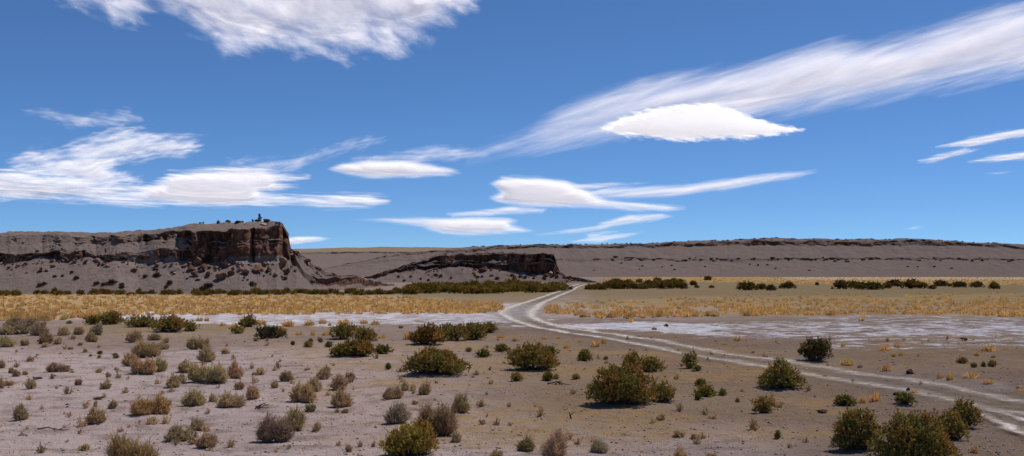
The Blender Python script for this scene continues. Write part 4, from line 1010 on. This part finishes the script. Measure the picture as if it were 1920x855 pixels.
for pts, lab, grp in ((ind_l, 'golden straw tuft in the dense band between salt flat and mesa', 'straw tufts of the dense band below the mesa'), (ind_r, 'golden straw tuft in the clumpy band beyond the track and salt streaks', 'straw tufts of the clumpy band beyond the track')):
    for n, (px, py) in enumerate(pts):
        Y = F*H/(py-HOR); hp = random.choice([.26, .36, .46, .56, .7])*random.uniform(.85, 1.15)*F/Y
        make_tuft(TUFM[n % 6], px, py, hp*random.uniform(1.1, 1.6), hp, lab, grp, jit(random.choice([C_STRAW, C_STRAW, (0.58, 0.37, 0.14), (0.72, 0.51, 0.23)]), .22))
rest = [p for p in left if p not in set(ind_l)]+[p for p in right if p not in set(ind_r)]
Vs, Qs, Ts, off = [], [], [], 0
far_pts = band_points(2400, 1130, 2000, lambda x: 516.5, lambda x: np.interp(x, [1130, 1500, 1920], [527, 532, 534]), 1.0)
for n, (px, py) in enumerate(rest+far_pts):
    x, Y, z = spot(px, py); fr = n >= len(rest)
    hh = random.uniform(.24, .6)*(1.0 if not fr else 1.1); ww = hh*random.uniform(1.2, 1.7)
    v, q, t = tuft_arrays(ww, hh, r2, 20 if not fr else 11, .09 if not fr else .24)
    Vs.append(v+np.array([x, Y, z-.01])); Qs.append(q+off); off += len(v)
    t = t.copy(); t[:, 0] = np.clip(t[:, 0]*.6+random.uniform(0, .45), 0, 1); Ts.append(t)
o = link('dry_grass', mesh_np('dry_grass', np.concatenate(Vs), np.concatenate(Qs), attrs={'tint': np.concatenate(Ts)}), M['straw']); o.color = (.655, .43, .168, .12)
tag(o, 'mass of golden straw bunchgrass covering the far turf', 'grass', kind='stuff')
# sparse short stubble on the near soil
Vs, Qs, Ts, off = [], [], [], 0
for n in range(3600):
    px = random.uniform(-60, 1980); py = 620+250*random.random()**1.1
    dens = (1 if px > 480 else .5)*(.3+.7*float(sstep(.42, .6, fbm(px/120, py/40, 3., 3))))
    if random.random() > dens: continue
    x, Y, z = spot(px, py); hh = random.uniform(.03, .12)
    v, q, t = tuft_arrays(hh*3.0, hh, r2, 7, .016*max(1, Y/34)); Vs.append(v+np.array([x, Y, z])); Qs.append(q+off); off += len(v); Ts.append(t)
o = link('stubble', mesh_np('stubble', np.concatenate(Vs), np.concatenate(Qs), attrs={'tint': np.concatenate(Ts)}), M['straw']); o.color = (.38, .26, .10, .05)
tag(o, 'sparse short dry stubble growing from the gravel soil', 'grass', kind='stuff')
# ------------------------------------------------------------------ far shrubs: belts, the row on the sward, hillside dots
r3 = np.random.default_rng(31)
FARM = [leafy(2.0, 1.1, r3, None, leaf=(.22, .15), dens=2.0, upright=.25)[0] for i in range(6)]
def far_shrub(n, px, py, wp, hp, label, group, colour, name='shrub', cat='shrub', loc=None, rust=.12):
    if loc is None: x, Y, z = spot(px, py)
    else: x, Y, z = loc
    k = Y/F
    o = link(name, FARM[n % 6], M['leaf']); o.location = (x, Y, z-.03); o.rotation_euler = (0, 0, random.uniform(0, 6.28))
    o.scale = (wp*k/2.0, wp*k/2.0, hp*k/1.1); o.color = (*colour, rust)
    tag(o, label, cat, group); return o
ROW = [(1400, 544, 36, 16, 'largest dark shrub starting the row on the green sward'), (1427, 543, 19, 12, 'second shrub of the sward row, half the first one'), (1445, 545, 18, 11, 'low third shrub of the sward row'),
 (1477, 541, 31, 11, 'flat dark shrub standing apart in a gap of the sward row'), (1578, 542, 34, 16, 'tall dark shrub starting the long joined hedge of the sward row'), (1601, 539, 25, 12, 'shrub behind the start of the long joined hedge'),
 (1629, 543, 52, 15, 'widest shrub of the long joined hedge on the sward'), (1662, 541, 17, 10, 'small shrub in the middle of the long joined hedge'), (1677, 537, 36, 12, 'rear shrub of the long joined hedge on the sward'),
 (1712, 541, 42, 15, 'last big shrub of the long joined hedge'), (1730, 538, 17, 8, 'low shrub trailing from the long joined hedge'), (1764, 537, 29, 11, 'shrub after the hedge with a smaller one at its foot'),
 (1748, 542, 14, 8, 'small shrub at the foot of another after the hedge'), (1798, 539, 31, 12, 'first of the last three round shrubs on the sward'), (1832, 539, 23, 11, 'middle of the last three round shrubs on the sward'), (1864, 542, 20, 12, 'last round shrub of the row on the sward'),
 (1532, 535, 7, 6, 'tiny shrub in the wide gap of the sward row'), (1327, 526, 16, 8, 'far small dark shrub under the ridge at the straw edge'), (1300, 535, 13, 9, 'small round shrub on the sward past the hedge belt'), (1306, 540, 9, 6, 'tiny shrub touching the small round one on the sward'), (1334, 540, 10, 5, 'tiny low shrub on the sward between belt and row')]
for n, (px, py, wp, hp, lab) in enumerate(ROW):
    far_shrub(n, px, py, wp, hp, lab, 'row of dark shrubs on the sward', jit((.085, .065, .02), .15))
random.seed(5)
def belt(n, px0, px1, top, bot, hw, hh, lab, grp, colour, start=0):
    pts = []
    for i in range(n):
        px = px0+(px1-px0)*(i+random.random())/n
        pts.append((px, random.uniform(top(px), bot(px))))
    for i, (px, py) in enumerate(sorted(pts, key=lambda p: p[1])):
        far_shrub(i+start, px, py, random.uniform(*hw), random.uniform(*hh), lab, grp, jit(colour, .22))
CB = (.17, .122, .028)
belt(7, -5, 36, ip((0, 553), (40, 554)), ip((0, 555), (40, 556)), (12, 22), (8, 12), 'dark shrub at the outer end of the thin belt below the mesa', 'outer shrubs of the belt below the mesa', CB)
belt(70, 62, 775, ip((60, 551), (300, 549), (775, 548)), ip((60, 554.5), (775, 554)), (12, 26), (6.5, 11), 'dark olive shrub in the thin hedge-like belt below the mesa', 'shrubs of the thin belt below the mesa', CB, 3)
belt(26, 765, 1058, ip((760, 540), (1060, 538)), ip((760, 545), (1060, 542)), (20, 34), (10, 15), 'olive shrub in the back row of the thick belt before the butte', 'back row of the thick belt before the butte', CB)
belt(30, 765, 1054, ip((760, 547), (1060, 544)), ip((760, 554), (1060, 548)), (24, 40), (11, 17), 'olive shrub in the front row of the thick belt before the butte', 'front row of the thick belt before the butte', CB)
belt(20, 1098, 1285, ip((1098, 539), (1285, 537)), ip((1098, 544), (1285, 543)), (14, 32), (8, 15), 'dark shrub of the belt just past the far end of the track', 'belt past the far end of the track', (.13, .098, .026))
belt(9, 1140, 1290, ip((1140, 529), (1285, 528)), ip((1098, 534), (1285, 533)), (8, 20), (6, 10), 'small shrub scattered behind the belt past the track end', 'small shrubs behind the belt past the track', (.13, .098, .026))
# hillside dots
def dots(n, key, px0, px1, top, bot, wp, hp, lab, grp, colour=(.06, .05, .03)):
    for i in range(n):
        px = random.uniform(px0, px1); py = random.uniform(top(px), bot(px))
        q = on_hill(key, px, py); far_shrub(i, px, py, random.uniform(*wp), random.uniform(*hp), lab, grp, jit(colour, .2), 'hillside_shrub', 'shrub', tuple(q))
for n, (px, py, wp, hp) in enumerate([(143, 523, 10, 6), (252, 509, 11, 6), (182, 532, 12, 5), (210, 532, 17, 7), (195, 534, 10, 5), (228, 535, 11, 5), (228, 540, 11, 6), (75, 537, 12, 6), (83, 534, 10, 5), (294, 518, 13, 7), (272, 520, 9, 5), (318, 533, 12, 7), (312, 539, 8, 5), (391, 538, 20, 8), (380, 545, 16, 8), (473, 535, 14, 7), (103, 520, 7, 4), (117, 519, 6, 4), (135, 511, 7, 4), (324, 511, 8, 4), (290, 507, 7, 4), (75, 510, 8, 4), (87, 509, 6, 4), (159, 495, 6, 4), (70, 471, 6, 3), (43, 457, 4, 3), (585, 531, 10, 5)]):
    q = on_hill('mesa', px, py)
    far_shrub(n, px, py, wp, hp, 'dark shrub dot on the mauve scree slope below the mesa cliffs', 'shrubs dotted over the mesa scree', jit((.065, .052, .028), .2), 'hillside_shrub', 'shrub', tuple(q))
dots(24, 'butte', 745, 1050, ip((745, 517), (800, 510), (1050, 518)), ip((745, 528), (1050, 528)), (4, 8), (3, 5), 'small shrub dot on the apron of the low butte', 'shrubs on the butte apron', (.085, .07, .04))
dots(50, 'ridge', 1060, 1900, ip((1060, 482), (1900, 485)), ip((1060, 490), (1900, 491)), (3, 8), (1.4, 3.2), 'dark dot along the middle rock line of the long ridge', 'dark dots on the middle line of the ridge', (.05, .038, .03))
dots(18, 'ridge', 1080, 1900, ip((1060, 494), (1900, 496)), ip((1060, 508), (1900, 508)), (3, 5), (1.5, 2.6), 'tiny shrub dot low on the grey ridge slope', 'tiny shrub dots low on the ridge')
for i in range(70):
    px = random.uniform(880, 1890); cy_ = float(np.interp(px, ridge['px'], ridge['crest']))
    q = on_hill('ridge', px, cy_+random.uniform(0, 1.2))
    far_shrub(i, px, cy_, random.uniform(2.5, 7), random.uniform(.8, 1.7), 'dark bush or rock knob breaking the skyline of the long ridge', 'knobs along the ridge skyline', jit((.06, .048, .03), .2), 'hillside_shrub', 'shrub', tuple(q))

# ------------------------------------------------------------------ rocks
import bmesh
def rock_mesh(seed, sx, sy, sz, cut=.32):
    r = np.random.default_rng(seed)
    bm = bmesh.new(); bmesh.ops.create_icosphere(bm, subdivisions=2, radius=.5)
    planes = [(unit(r.normal(size=3)), r.uniform(.17, .36)) for _ in range(9)]
    for v in bm.verts:
        p = np.array(v.co)
        for n, d in planes:
            s = p@n
            if s > d: p = p-n*(s-d)*.92
        p *= 1+.16*(float(fbm(p[0]*4+seed, p[1]*4, p[2]*4, 3))-.5)
        v.co = (p[0]*sx*1.35, p[1]*sy*1.35, p[2]*sz*1.35)
    me = bpy.data.meshes.new('boulder'); bm.to_mesh(me); bm.free()
    return me
ROCKM = [rock_mesh(100+i, 1, 1, 1) for i in range(9)]
def boulder(n, key, px, py, wp, hp, label, group=None, tone=(1, 1, 1), name='boulder', cat='boulder', sink=.12, tilt=.5):
    q = on_hill(key, px, py) if key else spot(px, py)
    k = q[1]/F
    o = link(name, ROCKM[n % 9], M['rock']); h = hp*k
    o.location = (q[0], q[1]-.2*wp*k*(1 if key else 0), q[2]+h*(.5-sink))
    o.rotation_euler = (random.uniform(-tilt, tilt)*.4, random.uniform(-tilt, tilt)*.5, random.uniform(0, 6.28))
    o.scale = (wp*k, wp*k*random.uniform(.7, 1), h); o.color = (*tone, 1)
    tag(o, label, cat, group); return o
zx = lambda a: 340+a/6.107
zy = lambda b: 390+b/6.107
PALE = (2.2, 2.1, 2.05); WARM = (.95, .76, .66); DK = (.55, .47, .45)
B = [(190, 630, 130, 110, WARM, 'largest tilted brown boulder leaning below the mesa cliff'), (250, 560, 60, 55, PALE, 'sunlit white face of the largest tilted boulder, added as a block'),  # white block added as the sunlit face of the tilted boulder
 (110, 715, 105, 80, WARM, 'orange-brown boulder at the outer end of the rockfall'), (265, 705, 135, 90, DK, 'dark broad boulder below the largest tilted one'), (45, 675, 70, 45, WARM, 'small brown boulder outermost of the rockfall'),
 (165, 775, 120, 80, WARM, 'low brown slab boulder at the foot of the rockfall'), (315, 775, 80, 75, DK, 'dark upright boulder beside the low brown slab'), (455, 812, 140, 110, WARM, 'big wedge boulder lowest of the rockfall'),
 (490, 678, 110, 90, DK, 'dark boulder with a pale lit cap under the cliff'), (510, 630, 60, 50, PALE, 'sunlit cap of the dark boulder, added as a pale block'), (590, 752, 110, 55, WARM, 'flat brown boulder in the middle of the rockfall'),  # lit cap of the dark boulder is put in as a separate pale block
 (675, 715, 70, 70, PALE, 'bright white boulder in the middle of the rockfall'), (700, 665, 70, 60, (1.7, 1.5, 1.4), 'pinkish block behind the bright white boulder'), (725, 755, 110, 80, DK, 'dark boulder beside the bright white one, shadow put in its tone'),  # dark tone of the last boulder carries its shadow
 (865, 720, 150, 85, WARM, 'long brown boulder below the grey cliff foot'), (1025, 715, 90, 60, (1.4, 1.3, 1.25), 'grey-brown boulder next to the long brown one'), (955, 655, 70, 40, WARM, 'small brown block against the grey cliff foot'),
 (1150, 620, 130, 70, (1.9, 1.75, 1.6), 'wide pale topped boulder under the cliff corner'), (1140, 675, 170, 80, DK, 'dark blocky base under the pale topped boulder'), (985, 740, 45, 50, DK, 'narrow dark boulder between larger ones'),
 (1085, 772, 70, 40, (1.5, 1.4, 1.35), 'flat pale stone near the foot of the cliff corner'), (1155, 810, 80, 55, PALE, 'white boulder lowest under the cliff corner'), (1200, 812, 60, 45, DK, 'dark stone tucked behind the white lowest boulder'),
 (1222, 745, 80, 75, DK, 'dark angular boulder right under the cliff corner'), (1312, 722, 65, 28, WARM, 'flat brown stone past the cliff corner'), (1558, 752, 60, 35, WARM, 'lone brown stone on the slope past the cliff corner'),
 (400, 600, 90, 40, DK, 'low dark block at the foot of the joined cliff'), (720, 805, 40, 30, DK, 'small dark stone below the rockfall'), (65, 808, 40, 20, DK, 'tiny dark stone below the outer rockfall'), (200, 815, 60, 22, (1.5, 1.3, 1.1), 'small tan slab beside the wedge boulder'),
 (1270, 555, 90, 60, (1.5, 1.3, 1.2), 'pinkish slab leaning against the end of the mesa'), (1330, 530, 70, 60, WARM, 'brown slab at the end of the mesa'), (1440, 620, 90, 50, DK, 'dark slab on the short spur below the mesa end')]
for n, (a, b, wz, hz, tone, lab) in enumerate(B):
    boulder(n, 'mesa', zx(a), zy(b), wz/6.9, hz/6.9, lab, 'fallen boulders below the mesa cliff', tone)
T = [(425, 152, 48, 38, 'round dark rock standing alone on the mesa rim'), (540, 147, 72, 32, 'wide flat rock second along the mesa rim'), (655, 147, 95, 38, 'broad pointed rock on the mesa rim'), (700, 147, 50, 22, 'small rock in the lee of the broad pointed one'), (822, 138, 46, 38, 'square rock next to the stone cairn'),
     (975, 160, 95, 42, 'dark rounded rock past the stone cairn'), (950, 195, 85, 26, 'pale flat slab below the cairn on the mesa top'), (1110, 185, 70, 42, 'dark rock on the very corner of the mesa'), (205, 162, 44, 14, 'flat low rock farthest out on the mesa rim'), (262, 160, 22, 20, 'tiny upright rock far out on the mesa rim')]
for n, (a, b, wz, hz, lab) in enumerate(T):
    boulder(n+2, 'mesa', zx(a), zy(b), wz/6.107, hz/6.107, lab, 'rocks on the mesa rim', DK if 'pale' not in lab else PALE, sink=.24, tilt=.15)
rr5 = random.Random(77)
for n in range(150):
    px = rr5.gauss(455, 62) if n < 62 else rr5.uniform(-10, 345)
    if not -10 < px < 560: continue
    lb_ = float(np.interp(px, mesa['px'], mesa['lb'])); py = lb_+2+abs(rr5.gauss(0, 13 if n < 62 else 9))
    wp = rr5.choice([3, 3.5, 4, 5, 6.5, 8, 9.5])
    boulder(n, 'mesa', px, py, wp, wp*rr5.uniform(.45, .8), 'small loose stone of the rubble strewn below the mesa cliff', 'rubble stones below the mesa cliff', rr5.choice([DK, WARM, WARM, (1.5, 1.35, 1.25), (2.0, 1.85, 1.8)]), name='rubble_stone', cat='stone')
for n in range(40):
    px = rr5.uniform(800, 1090); py = float(np.interp(px, butte['px'], butte['lb']))+1.5+abs(rr5.gauss(0, 5))
    if py > 529: continue
    wp = rr5.choice([3, 4, 5.5])
    boulder(n, 'butte', px, py, wp, wp*rr5.uniform(.45, .8), 'small loose stone of the rubble under the butte cliff', 'rubble stones under the butte cliff', rr5.choice([DK, WARM, (1.2, 1.05, 1)]), name='rubble_stone', cat='stone')
# the cairn: stacked stones
q = on_hill('mesa', zx(890), zy(132)); k = q[1]/F/6.107
ca = bpy.data.objects.new('cairn', None); col.objects.link(ca); ca.location = tuple(q)
tag(ca, 'tall thin stone cairn on the highest corner of the mesa', 'cairn')
zc = -.1
for n, (dx, wz, hz) in enumerate([(0, 84, 34), (4, 52, 26), (-2, 36, 22), (0, 30, 20)]):
    st = link('stone', ROCKM[(n+4) % 9], M['rock'], ca); st.location = (dx*k, 0, zc+hz*k*.5); st.scale = (wz*k, wz*k*.8, hz*k*1.15); st.rotation_euler = (0, 0, n*1.3); st.color = (*DK, 1); zc += hz*k*.9
# rubble at the butte's end
for n, (px, py, wp, hp, tone, lab) in enumerate([(1032, 513, 10, 5, PALE, 'white slab at the foot of the butte cliff end'), (1022, 517, 12, 5, DK, 'dark block below the white slab of the butte'), (1046, 511, 8, 4, WARM, 'brown stone on the tail of the butte'), (1060, 520, 12, 5, (1.5, 1.4, 1.3), 'pale stone halfway down the butte tail'), (1075, 522, 9, 4, DK, 'dark stone on the lower butte tail'), (905, 508, 14, 6, DK, 'dark fallen block under the butte cliff middle'), (890, 513, 9, 4, WARM, 'small brown block under the butte cliff middle'), (985, 520, 9, 4, DK, 'small dark block on the butte apron')]):
    boulder(n, 'butte', px, py, wp, hp, lab, 'stones around the butte', tone)
# stones on the plain
for n, (px, py, wp, hp, tone, lab) in enumerate([(1705, 700, 19, 10, (.45, .42, .42), 'dark flat rock beside straw tufts beyond the track'), (1808, 638, 14, 6, DK, 'dark lump on the salt streaks'), (1250, 612, 10, 5, DK, 'small dark clod in the salt beyond the track'), (1541, 774, 22, 7, (.6, .55, .55), 'low dark clod on bare soil by the tall notched shrub'), (1568, 757, 9, 6, DK, 'little dark stone beside a green plant near the track'), (1702, 735, 7, 10, (.4, .38, .38), 'upright dark stub behind the bright green plant'), (1678, 741, 13, 7, DK, 'dark clod before the track near the bright green plant'), (1913, 730, 14, 8, PALE, 'pale stone beyond the track at the frame edge'), (184, 749, 26, 6, (.5, .45, .45), 'low dark clod on the gravel above the tan two-lobed shrub'), (70, 711, 18, 6, (.5, .45, .45), 'dark twig clod on the gravel beyond the dead branch')]):
    boulder(n, None, px, py, wp, hp, lab, 'stones on the plain', tone, name='stone', cat='stone', tilt=.2)

# ------------------------------------------------------------------ dead wood
def dead_wood(label, px, py, pts, rad):
    x, Y, z = spot(px, py); k = Y/F
    paths = []
    for line, r0 in zip(pts, rad):
        P = np.array([((a-px)*k, c*k, float(gz(x+(a-px)*k, Y+c*k))-z+b*k) for a, b, c in line])
        paths.append((P, np.linspace(r0, r0*.35, len(P))))
    v, q = tubes(paths)
    o = link('dead_branch', mesh_np('dead_branch', v, q, smooth=True), M['bark']); o.location = (x, Y, z)
    tag(o, label, 'branch'); return o
dead_wood('bleached forked dead branch lying on bare gravel near the frame edge', 100, 806,
          [[(70, 1, 0), (80, 3, 2), (90, 5, 3), (100, 2, 0), (112, 1, -3), (124, 1, -2), (131, 2, 0)], [(112, 1, -3), (119, 5, 0), (126, 9, 2), (131, 11, 3)], [(119, 5, 0), (124, 4, 4), (130, 6, 7)], [(100, 2, 0), (106, 4, -6), (111, 3, -9)]], [.022, .015, .01, .012])
dead_wood('dead grey brushwood sprawled on the soil beyond the feathery shrub', 1050, 722,
          [[(1026, 1, 0), (1036, 3, 2), (1046, 6, 3), (1056, 3, 1), (1070, 1, 0)], [(1040, 1, -4), (1048, 7, 0), (1055, 8, 3)], [(1046, 6, 3), (1052, 2, -6), (1060, 1, -10)], [(1050, 1, 5), (1044, 5, 8), (1036, 2, 12)]], [.03, .025, .025, .02])
dead_wood('short upright dead stub alone on the brown soil', 1071, 785, [[(1071, -1, 0), (1069, 6, 0), (1068, 12, 1)], [(1069, 6, 0), (1074, 10, 1), (1079, 13, 2)]], [.03, .018])
dead_wood('dark dead twig heap beneath the tan upright shrub', 490, 767, [[(478, 1, 0), (486, 7, 2), (494, 10, 3), (503, 4, 0)], [(482, 1, 4), (490, 8, 0), (500, 12, -3)], [(486, 1, -4), (494, 6, 2), (505, 8, 6)], [(480, 6, -3), (490, 3, 4), (504, 1, 2)]], [.025, .022, .02, .02])

# ------------------------------------------------------------------ loose gravel
Vs, Ts, off = [], [], 0
n = 13000
px = r3.uniform(-80, 2000, n); py = 625+245*r3.random(n)**.75
Yv = F*H/(py-HOR); xv = (px-CX)/F*Yv; zv = gz(xv, Yv)
s = .007+.040*r3.random(n)**7; s *= np.clip(Yv/28, 1, 2)
o8 = np.array([[1, 0, 0], [0, 1, 0], [-1, 0, 0], [0, -1, 0], [0, 0, .7], [0, 0, -.5]], float)
jit8 = o8[None]*(1+r3.uniform(-.35, .35, (n, 6, 1)))
a = r3.uniform(0, 6.28, n); ca_, sa_ = np.cos(a)[:, None], np.sin(a)[:, None]
J = np.stack([jit8[..., 0]*ca_-jit8[..., 1]*sa_, jit8[..., 0]*sa_+jit8[..., 1]*ca_, jit8[..., 2]], -1)
V = J*s[:, None, None]+np.stack([xv, Yv, zv+s*.2], 1)[:, None, :]
v_ = r3.random(n)[:, None]; tone_ = np.where(v_ < .14, np.array([[.15, .112, .098]]), np.where(v_ < .93, np.array([[.34, .265, .245]]), np.array([[.50, .42, .39]])))*r3.uniform(.75, 1.25, (n, 1))
tri = np.array([[0, 1, 4], [1, 2, 4], [2, 3, 4], [3, 0, 4], [1, 0, 5], [2, 1, 5], [3, 2, 5], [0, 3, 5]])
Tt = (np.arange(n)[:, None, None]*6+tri[None]).reshape(-1, 3)
o = link('gravel', mesh_np('gravel', V.reshape(-1, 3), None, Tt, attrs={'tint': np.repeat(tone_, 6, 0)}), M['gravel'])
tag(o, 'loose small stones strewn over the gravel slope', 'gravel', kind='stuff')
